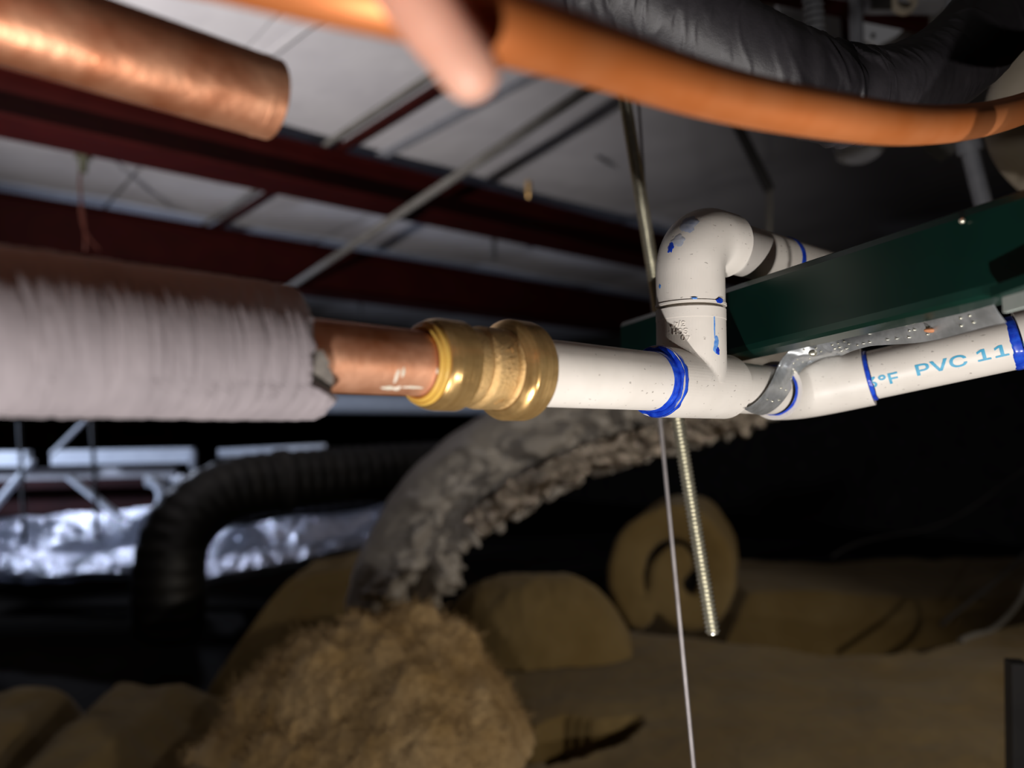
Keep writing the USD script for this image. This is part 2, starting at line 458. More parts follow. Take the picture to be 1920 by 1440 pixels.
for a, b, lab in (((62, 862), (-30, 975), 'pale brace slanting down to the left at the frame edge'), ((128, 893), (228, 972), 'pale brace slanting down to the right over the reddish rail'), ((160, 788), (96, 852), 'thin pale brace rising from the bright trim behind the foam')):
    a, b = P(*a, DF - .4), P(*b, DF - .4)
    t = thing('diagonal_brace', lab, 'brace', b)
    obj('bar', tube([a, (a + b) / 2, b], .018 if lab.startswith('pale') else .01, 12), 'white_metal', t)
c = [P(275, 902, DF - .45), P(297, 908, DF - .45), P(305, 935, DF - .45), P(300, 950, DF - .45)]
t = thing('pale_bracket', 'pale rounded bracket beside the black duct bend', 'bracket', c[-1])
obj('bracket', tube(spline(c, 16), .03, 14), 'white_metal', t)
c = [P(325, 905, DF - .45), P(345, 896, DF - .45)]
t = thing('pale_bracket', 'small pale knob above the black duct bend', 'bracket', c[-1])
obj('bracket', tube(c, .022, 14), 'white_metal', t)
for x, lab in ((178, 'dark hanger wire in front of the bright trim'), (42, 'dark hanger wire nearest the left edge of the photo')):
    t = thing('hanger_wire', lab, 'wire', P(x + 5, 1015, 3.3))
    obj('wire', tube([P(x - 6, 790, 3.3), P(x + 2, 950, 3.3), P(x + 5, 1015, 3.3)], .009, 8), 'dark', t)
# far white duct glimpsed under the copper pipe
a, b = P(300, 752, 6.0), P(985, 760, 6.8)
t = thing('far_duct', 'bluish white far duct seen just below the copper pipe', 'duct', (a + b) / 2)
obj('duct_wall', tube([a, (a + b) / 2, b], .083, 32), 'white_metal', t)


# ------------------------------------------------------------------ insulation on the floor
def terrain(fn, x0, x1, y0, y1, nx, ny, under=None):
    """A lumpy body over a grid; cells where it has no height are left out, so that it ends in its own outline."""
    xx, yy = np.meshgrid(np.linspace(x0, x1, nx), np.linspace(y0, y1, ny), indexing='ij')
    zz = fn(xx, yy)
    low = np.full_like(zz, .002) if under is None else under(xx, yy)
    thin = (zz < low + .006).ravel()
    zz = np.maximum(zz, low + .002)
    v = np.stack([xx, yy, zz], -1).reshape(-1, 3)
    f = grid_faces(nx, ny, False)[:, ::-1]
    if under is not None:
        f = f[~thin[f].all(1)]
    lowv = np.stack([xx, yy, low], -1).reshape(-1, 3)
    n = len(v)
    e = np.vstack([f[:, [0, 1]], f[:, [1, 2]], f[:, [2, 0]]])
    key = np.sort(e, 1)
    _, inv, cnt = np.unique(key, axis=0, return_inverse=True, return_counts=True)
    a, b = e[cnt[inv.ravel()] == 1].T
    side = np.vstack([np.stack([b, a, a + n], -1), np.stack([b, a + n, b + n], -1)])
    m = trimesh.Trimesh(np.vstack([v, lowv]), np.vstack([f, f[:, ::-1] + n, side]), process=False)
    m.remove_unreferenced_vertices()
    if m.volume < 0:
        m.invert()
    return m


LEVEL = .42


def near_batt(x, y, hole=True):
    p = np.stack([x, y, x * 0], -1)
    z = LEVEL + .05 * fbm(p * 2.6, 3, 3) + .012 * fbm(p * 9, 3, 4) + .003 * fbm(p * 30, 3, 6)
    q = ((x - .095) / .105) ** 2 + ((y - 1.215 - .30 * (x - .095) + .07 * fbm(p * 14, 3, 8)) / .055) ** 2
    if hole:
        z -= .22 * np.clip(1.25 - q, 0, 1) ** .5
    e = np.clip((1.86 + .10 * np.sin(x * 5 + 1) - y) / .10, 0, 1)
    return np.maximum((z - .1) * np.sqrt(e) + .1, .02)


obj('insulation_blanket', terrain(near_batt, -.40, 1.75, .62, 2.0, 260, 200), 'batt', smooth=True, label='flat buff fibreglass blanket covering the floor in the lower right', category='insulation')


def back_batt(x, y):
    p = np.stack([x, y, x * 0], -1)
    e = np.minimum(np.minimum(x - .50, 2.45 - x) / .2, np.minimum(y - 2.02, 3.1 - y) / .22)
    z = .10 + .32 * np.sqrt(np.clip(e, 0, 1)) + .05 * fbm(p * 2.5, 4, 9) + .015 * fbm(p * 10, 3, 2)
    return np.maximum(z, .02)


obj('insulation_batt', terrain(back_batt, .50, 2.45, 2.02, 3.1, 160, 110), 'batt', smooth=True, label='far puffy brown batt at right behind the flat blanket', category='insulation')


def left_batt(x, y):
    p = np.stack([x, y, x * 0], -1)
    e = np.minimum(np.minimum(x + 1.7, -.41 - x) / .2, np.minimum(y - .42, 1.66 - y) / .25)
    z = .10 + .33 * np.sqrt(np.clip(e, 0, 1)) + .08 * fbm(p * 3, 4, 19) + .03 * fbm(p * 9, 4, 21) - .09 * np.exp(-((x + .78 + .1 * (y - 1.4)) / .03) ** 2)
    return np.maximum(z, .02)


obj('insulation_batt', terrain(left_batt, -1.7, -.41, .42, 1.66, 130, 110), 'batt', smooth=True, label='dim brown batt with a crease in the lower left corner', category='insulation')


def shade_batt(x, y):
    p = np.stack([x, y, x * 0], -1)
    e = np.minimum(np.minimum(x + .85, -.24 - x) / .2, np.minimum(y - 2.03, 2.7 - y) / .2)
    return .06 + (.44 + .16 * (x + .55)) * np.sqrt(np.clip(e, 0, 1)) + .05 * fbm(p * 4, 4, 27) + .015 * fbm(p * 12, 3, 28)


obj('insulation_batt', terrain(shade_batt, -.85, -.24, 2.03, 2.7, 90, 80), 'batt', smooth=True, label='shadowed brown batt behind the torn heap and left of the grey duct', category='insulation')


def heap_under(x, y):
    near = np.where(x > -.45, near_batt(np.maximum(x, -.40), y, False), 0)
    left = np.where((y < 1.66) & (x < -.41), left_batt(x, y) + .010, .1)
    return np.maximum(near, left) + .008


def heap(x, y):
    p = np.stack([x, y, x * 0], -1)
    w = np.stack([fbm(p * 7, 3, 41), fbm(p * 7, 3, 42), x * 0], -1) * .08
    p = p + w
    cx, cy = -.17, 1.20
    r = np.sqrt(((x - cx) / np.where(x < cx, .37, .25)) ** 2 + ((y - cy) / .27) ** 2)
    r = r * (1 + .45 * fbm(p * 5, 3, 31))
    z = LEVEL - .10 + .30 * np.clip(1 - r ** 2.0, 0, 1) ** .8
    lump = .09 * fbm(p * 7, 3, 12) + .03 * np.abs(fbm(p * 12, 2, 13)) * 2
    return z + lump * np.clip((1.15 - r) * 3, 0, 1) - .02


hm_ = terrain(heap, -.66, .17, .80, 1.46, 360, 270, heap_under)
hv = np.asarray(hm_.vertices)
hn = np.asarray(hm_.vertex_normals)
topv = np.arange(len(hv)) < len(hv) // 2
hw = np.clip((hv[:, 2] - heap_under(hv[:, 0], hv[:, 1]) - .008) / .05, 0, 1) * topv
hn = hn * [.55, .55, 1]
hv = hv + hn * (hw * (.060 * fbm(hv * 14, 3, 61) + .034 * fbm(hv * 36, 3, 62) + .014 * fbm(hv * 95, 3, 63)))[:, None]
hv[topv, 2] = np.maximum(hv[topv, 2], heap_under(hv[topv, 0], hv[topv, 1]) + .002)
hm_ = trimesh.Trimesh(hv, hm_.faces, process=False)
heap_thing = thing('insulation_heap', 'ragged heap of torn brown fibreglass below the brass coupling', 'insulation', (-.17, 1.2, LEVEL))
obj('torn_mass', hm_, 'fibre', heap_thing, smooth=True)


def fibres(mesh, keep, count, lo, hi, parent, seed):
    """Loose glass fibres standing off a torn surface: short bent curves."""
    from pxr import Vt
    base = BASE[str(parent.GetPath())]
    rng = np.random.default_rng(seed)
    v, n = np.asarray(mesh.vertices), np.asarray(mesh.vertex_normals)
    idx = rng.choice(np.where(keep)[0], count)
    p0 = v[idx] + rng.normal(0, .003, (count, 3)) * [1, 1, .3] - n[idx] * .004
    d = n[idx] * .7 + rng.normal(0, .55, (count, 3))
    d /= np.linalg.norm(d, axis=1, keepdims=True)
    bend = rng.normal(0, .6, (count, 3))
    ln = rng.uniform(lo, hi, count)[:, None]
    pts = np.stack([p0 + d * ln * q + bend * ln * q * q * .5 for q in np.linspace(0, 1, 4)], 1) - base
    c = UsdGeom.BasisCurves.Define(stage, numbered(str(parent.GetPath()), 'loose_fibres'))
    c.CreateTypeAttr('linear')
    c.CreateCurveVertexCountsAttr(Vt.IntArray.FromNumpy(np.full(count, 4, np.int32)))
    c.CreatePointsAttr(Vt.Vec3fArray.FromNumpy(pts.reshape(-1, 3).astype(np.float32)))
    c.CreateWidthsAttr(Vt.FloatArray.FromNumpy(np.full(count * 4, .0007, np.float32)))
    c.SetWidthsInterpolation('vertex')
    UsdShade.MaterialBindingAPI.Apply(c.GetPrim()).Bind(M['fibre'])
    data(c.GetPrim(), kind='stuff')


kp = np.zeros(len(hm_.vertices), bool)
kp[:len(hv) // 2] = hw[:len(hv) // 2] > .3
fibres(hm_, kp, 15000, .005, .018, heap_thing, 7)


def hump(x, y):
    p = np.stack([x, y, x * 0], -1)
    r = np.sqrt(((x - .045) / .24) ** 2 + ((y - 1.66) / .16) ** 2)
    return LEVEL - .05 + .21 * np.clip(1 - r ** 2.6, 0, 1) ** .6 + .07 * fbm(p * 6, 3, 33) + .015 * fbm(p * 22, 3, 34)


obj('insulation_hump', terrain(hump, -.22, .255, 1.50, 1.82, 120, 90, lambda x, y: near_batt(x, y) + .003), 'batt', smooth=True,
    label='smooth humped fibreglass blanket between the heap and the curled roll', category='insulation')


def ribbon_solid(pix, depth0, dirv, length, thick, seed, amp=.012):
    """A thick sheet: an outline swept along dirv, faces softened and lumpy."""
    from shapely.geometry import LineString
    pts = spline([P(x, y, depth0) for x, y in pix], 80)
    o = pts[0]
    ex = np.array([1.0, 0, 0])
    ez = np.array([0, 0, 1.0])
    flat = np.stack([(pts - o) @ ex, (pts - o) @ ez], 1)
    poly = LineString(flat).buffer(thick / 2, 8).simplify(.002)
    cs = m3.CrossSection([np.asarray(poly.exterior.coords)[:-1]] + [np.asarray(h.coords)[:-1] for h in poly.interiors], m3.FillRule.EvenOdd)
    m = tm(cs.extrude(length).refine_to_length(.02))
    v = np.asarray(m.vertices)
    d = unit(dirv)
    m = trimesh.Trimesh(o + v[:, :1] * ex + v[:, 1:2] * ez + v[:, 2:] * d, m.faces, process=False)
    m.merge_vertices()
    trimesh.smoothing.filter_taubin(m, iterations=14)
    n = m.vertex_normals
    m.vertices = np.asarray(m.vertices) + n * (amp * 2 * fbm(np.asarray(m.vertices) * 9, 4, seed))[:, None]
    if m.volume < 0:
        m.invert()
    return m


obj('insulation_roll', ribbon_solid([(1195, 1150), (1172, 1090), (1185, 1030), (1230, 990), (1290, 985), (1335, 1030), (1345, 1100), (1310, 1150), (1262, 1140), (1245, 1090), (1268, 1055)], 1.78, (.30, .95, 0), .34, .084, 41), 'batt', smooth=True,
    label='curled roll of fibreglass with a dark fold beside the threaded rod', category='insulation')


# foil faced blankets, far left
def foil_sheet(pix, depths, name, label, seed, nx=90, ny=44, amp=.05):
    """pix: four corners (tl, tr, br, bl) with depths."""
    q = [P(*p, dd) for p, dd in zip(pix, depths)]
    a, b = np.meshgrid(np.linspace(0, 1, nx), np.linspace(0, 1, ny), indexing='ij')
    v = (q[0] * ((1 - a) * (1 - b))[..., None] + q[1] * (a * (1 - b))[..., None] + q[2] * (a * b)[..., None] + q[3] * ((1 - a) * b)[..., None])
    nrm = unit(np.cross(q[1] - q[0], q[3] - q[0]))
    if nrm[2] < 0:
        nrm = -nrm
    v = v + nrm * (amp * (2 * fbm(v * [2.5, 2.5, 6.0], 3, seed) + .8 * np.sin(b * 9 + 2 * fbm(v * 2, 2, seed + 1)) + .5 * fbm(v * 11, 3, seed + 2)))[..., None]
    v = v.reshape(-1, 3)
    f = grid_faces(nx, ny, False)
    m = trimesh.Trimesh(np.vstack([v, v - nrm * .03]), np.vstack([f, f[:, ::-1] + len(v)]), process=False)
    obj(name, m, 'foil', smooth=True, label=label, category='insulation')


foil_sheet([(-260, 990), (300, 955), (292, 1085), (-260, 1075)], [4.3, 4.1, 3.1, 3.4], 'foil_blanket', 'crinkled silver foil faced blanket left of the black duct bend', 61)
foil_sheet([(372, 1000), (745, 950), (705, 1020), (372, 1095)], [4.1, 3.8, 3.2, 3.1], 'foil_blanket', 'crinkled foil faced blanket between the black duct and the grey duct', 71)


# ------------------------------------------------------------------ ducts
def flex_ribs(amp, pitch, seed):
    def fn(S, T):
        w = np.stack([S * 6, np.cos(T) * 2, np.sin(T) * 2], -1)
        return amp * np.sin(S / pitch * 2 * np.pi + 1.5 * fbm(w, 2, seed)) + amp * 2.2 * fbm(w * [2.2, 1.6, 1.6], 4, seed + 1)
    return fn


t = thing('black_duct', 'black flexible duct bending down at the left behind the grey duct', 'duct', P(320, 1110, 2.7))
path = spline([P(860, 880, 3.4), P(700, 890, 3.2), P(520, 905, 3.0), P(400, 935, 2.85), P(335, 1000, 2.75), P(318, 1090, 2.7), P(312, 1180, 2.7)], 120)
obj('jacket', tube(path, .125, 40, disp=flex_ribs(.0035, .05, 81)), 'black_duct', t, smooth=True)
obj('clamp_band', tube(path[58:62], .135, 40), 'dark', t)

# grey insulated flex duct, crumpled on its lower side
def grey_disp(S, T):
    low = np.clip(.55 - np.cos(T - .35), 0, 1.3) / 1.3
    w = np.stack([S * 16 + .8 * np.cos(T), np.cos(T) * 1.6, np.sin(T) * 1.6], -1)
    cr = np.abs(fbm(w, 4, 91)) * 2
    fine = fbm(w * [2.8, 3.5, 3.5], 3, 92)
    return -(.003 + .05 * low) * np.clip(1 - cr * 2.8, 0, 1) - .02 * low * fine + .003 * fine


t = thing('grey_duct', 'large crumpled grey flexible duct rising from the insulation heap', 'duct', P(745, 1150, 1.6))
path = spline([P(742, 1150, 1.60), P(772, 1065, 1.57), P(845, 950, 1.55), P(970, 855, 1.55), P(1110, 795, 1.6), P(1260, 755, 1.66), P(1450, 700, 1.75)], 260)
obj('jacket', tube(path, .112, 96, disp=grey_disp), 'duct', t, smooth=True)
s_t, s_n, s_b = frames(path)
lo = path[70:235]
th = np.linspace(-.62, .50, 40)
tt, nn_, bb_ = s_t[70:235], s_n[70:235], s_b[70:235]
# shiny torn foil band along the lower front of the duct, a strip lying on the jacket
Sg = np.linspace(0, 1, len(lo))
# bottom/front direction: towards the camera and down
front = np.array([0, -1.0, 0])
dirs = []
for k in range(len(lo)):
    fdir = unit(front - (front @ tt[k]) * tt[k])
    ddir = np.cross(tt[k], fdir)
    ddir = ddir if ddir[2] < 0 else -ddir
    dirs.append((fdir, ddir))
ang = np.linspace(.30, .95, 30)
rng = np.random.default_rng(5)
vv = []
for k in range(len(lo)):
    fdir, ddir = dirs[k]
    for a_ in ang:
        q = lo[k] + .117 * (math.cos(a_) * fdir + math.sin(a_) * ddir)
        vv.append(q)
vv = np.array(vv)
vn = vv - np.repeat(lo, len(ang), 0)
vn /= np.linalg.norm(vn, axis=1, keepdims=True)
vv = vv + vn * (.045 * fbm(vv * 32, 3, 95) + .022 * fbm(vv * 75, 3, 96))[:, None]
f = grid_faces(len(lo), len(ang), False)
m = trimesh.Trimesh(np.vstack([vv, vv - vn * .002]), np.vstack([f, f[:, ::-1] + len(vv)]), process=False)
obj('foil_tape', m, 'duct_foil', t, smooth=True, label='crinkled shiny foil along the lower side')

# ------------------------------------------------------------------ main pipe line
A0, B0 = P(680, 671, .236), P(1130, 709, .3158)
zc = (A0[2] + B0[2]) / 2
A0[2] = B0[2] = zc
ax = unit(B0 - A0)
ax, an, ab = axis_frame(ax)
C = lambda s: A0 + ax * s          # point on the line at distance s

# grey foam sleeve: bore + wrinkled outside, torn end with a tongue at the bottom
FS0, FS1 = -.150, -.0262
n_s, n_t = 420, 200
ss = np.linspace(0, 1, n_s)
th = np.linspace(0, 2 * np.pi, n_t, endpoint=False)
frontness = -(np.cos(th)[:, None] * an + np.sin(th)[:, None] * ab)[:, 1]
downness = -np.cos(th)
ragged = .0016 * (2 * fbm(np.stack([np.cos(th) * 9, np.sin(th) * 9, th * 0], -1), 4, 3))
tongue = .0105 * np.clip((downness - .52) / .22, 0, 1) ** .7
end = FS1 + ragged + tongue * (frontness > -.6)
S = FS0 + (end[None] - FS0) * ss[:, None]
T = np.repeat(th[None], n_s, 0)
w = np.stack([S * 400 + .5 * np.sin(2 * T), np.cos(T) * .8, np.sin(T) * .8], -1)
w2 = np.stack([S * 110, np.cos(T) * 1.1, np.sin(T) * 1.1], -1)
wr = np.clip(np.abs(fbm(w, 3, 7)) * 3.2, 0, 1)
Rr = .0199 - .00048 * (1 - wr) ** 3 + .0004 * fbm(w2, 2, 8)
edge_round = np.clip((S - (end[None] - .0022)) / .0022, 0, 1)
Rr = Rr - .0016 * edge_round ** 2
Vf = C(0)[None, None] + S[..., None] * ax + Rr[..., None] * (np.cos(th)[None, :, None] * an + np.sin(th)[None, :, None] * ab)
inner = []
for k, r in enumerate(np.linspace(.0175, .0117, 5)):
    Sk = end - .0005 * k + .0012 * fbm(np.stack([np.cos(th) * 12 + k, np.sin(th) * 12, th * 0 + k], -1), 3, 17)
    inner.append(C(0)[None] + Sk[:, None] * ax + r * (np.cos(th)[:, None] * an + np.sin(th)[:, None] * ab))
bore_far = C(0)[None] + (th * 0 + FS0)[:, None] * ax + .0117 * (np.cos(th)[:, None] * an + np.sin(th)[:, None] * ab)
rows = np.concatenate([Vf, np.stack(inner), bore_far[None], Vf[:1]], 0)
m = trimesh.Trimesh(rows.reshape(-1, 3), grid_faces(len(rows), n_t), process=False)
m.merge_vertices()
if m.volume < 0:
    m.invert()
t = thing('foam_sleeve', 'grey wrinkled foam pipe sleeve with a torn end on the left', 'pipe insulation', C(FS0))
obj('sleeve', m, 'foam', t, smooth=40)
# the darker torn inner tongue showing inside the cut
tg = []
aa = np.linspace(math.radians(205), math.radians(262), 40)
ap = lambda q: (np.cos(q)[:, None] * an + np.sin(q)[:, None] * ab)
front_ang = math.atan2(-ab[1], -an[1])
qa = np.linspace(.02, .98, 44)
fd = unit(np.array([0, -1.0, 0]) - (np.array([0, -1.0, 0]) @ ax) * ax)
dd_ = np.array([0, 0, -1.0])
pieces = []
for r, s_off in ((.0158, 0), (.0128, -.0002)):
    e = -.0172 + .0028 * (2 * fbm(np.stack([qa * 5, qa * 0 + r * 300, qa * 0], -1), 3, 5)) + s_off - .0075 * np.clip((.45 - qa) / .45, 0, 1) ** 1.2
    pieces.append((r, e))
nrow = 14
rowsv = []
for k in range(nrow):
    f_ = k / (nrow - 1)
    rowsv.append([C(0) + ax * (-.032 + (pieces[0][1][i] + .032) * f_) + .0158 * (math.cos(q) * fd + math.sin(q) * dd_) * (1 + .02 * noise(np.array([q * 9, f_ * 4, 0.]), 3)) for i, q in enumerate(qa)])
for k in range(nrow):
    f_ = 1 - k / (nrow - 1)
    rowsv.append([C(0) + ax * (-.032 + (pieces[1][1][i] + .032) * f_) + .0122 * (math.cos(q) * fd + math.sin(q) * dd_) for i, q in enumerate(qa)])
rowsv.append(rowsv[0])
rv = np.array(rowsv)
f = grid_faces(len(rv), len(qa), False)
nq = len(qa)
capf = []
for side in (0, nq - 1):
    for k in range(nrow - 1):
        a0, a1 = k * nq + side, (k + 1) * nq + side
        b0, b1 = (2 * nrow - 1 - k) * nq + side, (2 * nrow - 2 - k) * nq + side
        capf += [[a0, a1, b1], [a0, b1, b0]]
m = trimesh.Trimesh(rv.reshape(-1, 3), np.vstack([f, np.array(capf)]), process=False)
m.merge_vertices()
m.fix_normals()
obj('torn_core', m, 'foam_core', t, smooth=40, label='darker torn inner layer at the cut end')

# copper stub
t = thing('copper_pipe', 'copper water pipe between the grey foam sleeve and the brass coupling', 'pipe', C(-.148))
obj('tube', pipe(C(0), ax, -.148, .040, .0111, .0100, 96), 'copper', t)


def on_tube(s, phi):
    """point on a unit tube around the main line: s along, phi from the camera side (0) downwards (pi/2)."""
    return ax * s + 0


def patch(o, a, s, phi, r, outline_s, outline_p, thick=.00012, front=np.array([0, -1.0, 0]), n=9, seed=0, rag=.7):
    """A thin blob lying on a cylinder: centre (s, phi), half sizes outline_s (m) and outline_p (rad), ragged edge."""
    a = unit(a)
    fd = unit(front - (front @ a) * a)
    dn = np.cross(a, fd)
    if dn[2] > 0 or (abs(dn[2]) < .3 and dn[0] < 0):
        dn = -dn
    k = 30
    ang = np.linspace(0, 2 * np.pi, k, endpoint=False)
    rr = 1 + rag * 2 * fbm(np.stack([np.cos(ang) * 1.6 + seed, np.sin(ang) * 1.6, ang * 0 + seed * 7.3], -1), 3, seed)
    vs, rows = [], 6
    for j in range(rows + 1):
        q = j / rows
        for i in range(k):
            S_, Ph = s + outline_s * rr[i] * q * math.cos(ang[i]), phi + outline_p * rr[i] * q * math.sin(ang[i])
            h = r + thick * (1 - q ** 4) + .00001
            vs.append(o + a * S_ + h * (math.cos(Ph) * fd + math.sin(Ph) * dn))
    m = trimesh.Trimesh(np.array(vs), grid_faces(rows + 1, k), process=False)
    c = m.vertex_normals[k * 2]
    rad = np.array(vs)[k * 2] - (o + a * ((np.array(vs)[k * 2] - o) @ a))
    if c @ rad < 0:
        m.invert()
    return m


for s_, ph, a1, p1, sd in ((.0065, .55, .0006, .22, 1), (.0085, .42, .0005, .16, 2), (.0090, .98, .0014, .12, 3), (.0060, .98, .0030, .07, 4), (.0150, .9, .0045, .05, 5), (.0215, .30, .0006, .10, 6)):
    obj('flux_stain', patch(C(0), ax, s_, ph, .0111, a1, p1, seed=sd), 'flux', t)

# brass push-fit coupling
B = lambda s: C(.0240 + s)
t = thing('brass_coupling', 'brass push-fit coupling joining copper pipe to white PVC pipe', 'pipe coupling', C(.024))
obj('collar', lathe(B(0), ax, [(.0004, .0118), (.0002, .0138), (.0006, .0147), (.0016, .0153), (.0032, .0157), (.0050, .0159), (.0128, .0159), (.0133, .0155), (.0134, .0118)], 128), 'brass', t)
obj('cast_body', lathe(B(0), ax, [(.0135, .0118), (.0135, .0140), (.0150, .0143), (.0186, .0143), (.0194, .0139), (.0202, .0136), (.0210, .0139), (.0218, .0147), (.0230, .0150), (.0300, .0150), (.0308, .0147), (.0316, .0143), (.0326, .0144), (.0334, .0150), (.0334, .0118)], 128), 'cast_brass', t)
obj('collar', lathe(B(0), ax, [(.0336, .0140), (.0336, .0152), (.0348, .0172), (.0360, .0183), (.0366, .0187), (.0372, .0189), (.0456, .0189), (.0464, .0187), (.0470, .0181), (.0472, .0172), (.0470, .0138), (.040, .0138), (.040, .0140)], 128), 'brass', t)
obj('release_ring', lathe(B(0), ax, [(.0002, .0114), (-.0022, .0114), (-.0026, .0119), (-.0026, .0125), (-.0022, .0129), (-.0013, .0130), (-.0012, .0131), (-.0014, .0136), (-.0010, .0141), (-.0002, .0143), (.0002, .0142)], 96), 'ring', t, label='ochre plastic release ring')
# casting seam and raised maker's marks (abstract logo shapes) on the cast body
fdm = unit(np.array([0, -1.0, 0]) - (np.array([0, -1.0, 0]) @ ax) * ax)
dnm = np.array([0, 0, -1.0])


def on_cyl(o, a, fd, dn, mesh, s0, phi0, r, rot=0., flip=1, maxedge=.0006):
    """wraps a flat mesh (x right, y up, z out) onto a cylinder at (s0, phi0 downwards)."""
    v, f = trimesh.remesh.subdivide_to_size(np.asarray(mesh.vertices), np.asarray(mesh.faces), maxedge)
    c, s = math.cos(rot), math.sin(rot)
    x, y, z = v[:, 0] * c - v[:, 1] * s, v[:, 0] * s + v[:, 1] * c, v[:, 2]
    ph = phi0 - y / r
    q = o + np.outer(s0 + x, a) + (r + z)[:, None] * (np.cos(ph)[:, None] * fd + np.sin(ph)[:, None] * dn)
    m = trimesh.Trimesh(q, f, process=False)
    return m


from shapely.geometry import LineString, Polygon


def stroke(pts, w, h):
    poly = LineString(pts).buffer(w / 2, 3)
    return trimesh.creation.extrude_polygon(poly, h, engine='earcut')


obj('parting_line', on_cyl(C(.024), ax, fdm, dnm, stroke([(.0138, 0), (.0185, 0)], .0004, .0003), 0, .62, .0142), 'cast_brass', t)
for pts, ph in (([(-.0005, .0), (.0012, .0012), (.0012, -.0010), (-.0006, .0), (-.0012, -.0018), (.0004, -.0028)], .95), ([(-.0016, .0012), (-.0006, .0022), (.0006, .0016), (.0002, .0004), (-.0012, -.0002)], .20), ([(-.0014, .0), (.0012, .0006)], -.15), ([(-.0014, -.0006), (.0014, .0008), (.0012, -.0008)], -.4)):
    obj('raised_mark', on_cyl(C(.024), ax, fdm, dnm, stroke(pts, .0004, .0003), .0268, ph, .0149), 'cast_brass', t)

# ------------------------------------------------------------------ PVC run
def t_of(px):
    """distance along the main line whose axis point falls on the image column px."""
    r = (px - 960) / F_PX
    lo, hi = -.2, .6
    for _ in range(60):
        mid = (lo + hi) / 2
        q = C(mid) - np.array([0, 0, EYE])
        dep = q[1] * math.cos(PITCH) + q[2] * math.sin(PITCH)
        if q[0] / dep < r:
            lo = mid
        else:
            hi = mid
    return mid


TB = t_of(1297)                       # branch axis
TL, TR = TB - .0295, TB + .0285       # tee ends
print('tee', TB, TL, TR)
pv = thing('pvc_pipework', 'white PVC pipe run with tee and elbow tied under the green channel', 'pipe', C(TB))
obj('inlet_pipe', pipe(C(0), ax, .0655, TL + .012, .01335, .0105, 96), 'pvc', pv)
CT = C(TB)
RT = .0164
zr = .0359                            # top rim of the branch above the run axis
run = cylm(CT, ax, TL - TB, TR - TB, RT)
br = cylm(CT, [0, 0, 1], 0, zr, RT + .0002)
bead = cylm(CT, [0, 0, 1], zr - .0052, zr - .0002, RT + .00035)
holes = cylm(CT, ax, TL - TB - .01, TR - TB + .01, .0134) + cylm(CT, [0, 0, 1], 0, zr + .01, .0134)
tee_m = tm(((run + br + bead) - holes).refine_to_length(.0022))
tee = obj('tee', tee_m, 'pvc', pv, smooth=28, label='tee fitting with raised lettering on its branch')
# rotated raised lettering on the branch
fb = unit(np.array([CT[0], CT[1], 0]) * -1)
sb = np.cross([0, 0, 1.0], fb)


def letter_on_vertical(text, h, phi_c, z, r, mname, name, parent, depth=.0003):
    m = meshkit.text_mesh(text, h, depth)
    v = np.asarray(m.vertices) - [np.asarray(m.vertices)[:, 0].mean(), h / 2, 0]
    v, f = trimesh.remesh.subdivide_to_size(v, np.asarray(m.faces), .0006)
    x, y, zz = -v[:, 0], -v[:, 1], v[:, 2]         # turned by 180 degrees
    ph = phi_c + x / r
    q = CT + np.outer(y + z, [0, 0, 1.0]) + (r + zz)[:, None] * (np.cos(ph)[:, None] * fb + np.sin(ph)[:, None] * sb)
    obj(name, trimesh.Trimesh(q, f, process=False), mname, parent, smooth=False)


RB = RT + .0002
letter_on_vertical('3/4"', .0025, -.31, .0272, RB, 'pvc', 'raised_lettering', tee)
letter_on_vertical('SCH', .0026, -.22, .0237, RB, 'pvc', 'raised_lettering', tee)
letter_on_vertical('40', .0024, -.17, .0206, RB, 'pvc', 'raised_lettering', tee)


def ring_band(o, a, r, s0, s1, seed, rag0, rag1, thick=.00035, seg=120):
    th = np.linspace(0, 2 * np.pi, seg, endpoint=False)
    c = np.stack([np.cos(th) * 2.5, np.sin(th) * 2.5, th * 0], -1)
    e0 = s0 + rag0 * 2 * fbm(c, 4, seed)
    e1 = s1 + rag1 * 2 * fbm(c * 1.3, 4, seed + 1)
    hh = thick * (1 + .8 * fbm(c * 3, 3, seed + 2))
    a, n, b = axis_frame(a)
    rad = np.cos(th)[:, None] * n + np.sin(th)[:, None] * b
    rows = [o + e0[:, None] * a + r * rad, o + (e0 * .8 + e1 * .2)[:, None] * a + (r + hh)[:, None] * rad, o + (e0 * .25 + e1 * .75)[:, None] * a + (r + hh)[:, None] * rad, o + e1[:, None] * a + r * rad, o + e0[:, None] * a + r * rad]
    m = trimesh.Trimesh(np.array(rows).reshape(-1, 3), grid_faces(5, seg), process=False)
    if m.volume < 0:
        m.invert()
    return m


obj('primer_ring', ring_band(C(0), ax, .01338, TL - .0042, TL + .0010, 5, .0007, .0003, .0005), 'primer', tee, smooth=True, label='ring of dark blue primer where the pipe enters the tee')
obj('primer_smear', ring_band(C(0), ax, RT, TL - .0001, TL + .0022, 15, .0002, .0020, .0002), 'primer', tee, smooth=True, label='blue primer smeared on the rim of the tee')
obj('primer_ring', lathe(C(0), ax, [(TL - .0004, .0136), (TL - .0005, .0148), (TL - .0003, .0161), (TL - .0001, .0163), (TL + .0002, .0140)], 96, disp=lambda S, T, R: (0 * S, -.0009 * np.clip(fbm(np.stack([np.cos(T) * 3, np.sin(T) * 3, T * 0], -1), 3, 77) * 3, 0, 1) * (R > .0155))), 'primer', tee, smooth=True)
obj('primer_ring', ring_band(C(0), ax, RT - .0012, TR - .0002, TR + .0006, 25, .0002, .0003, .0003), 'primer', tee, smooth=True)

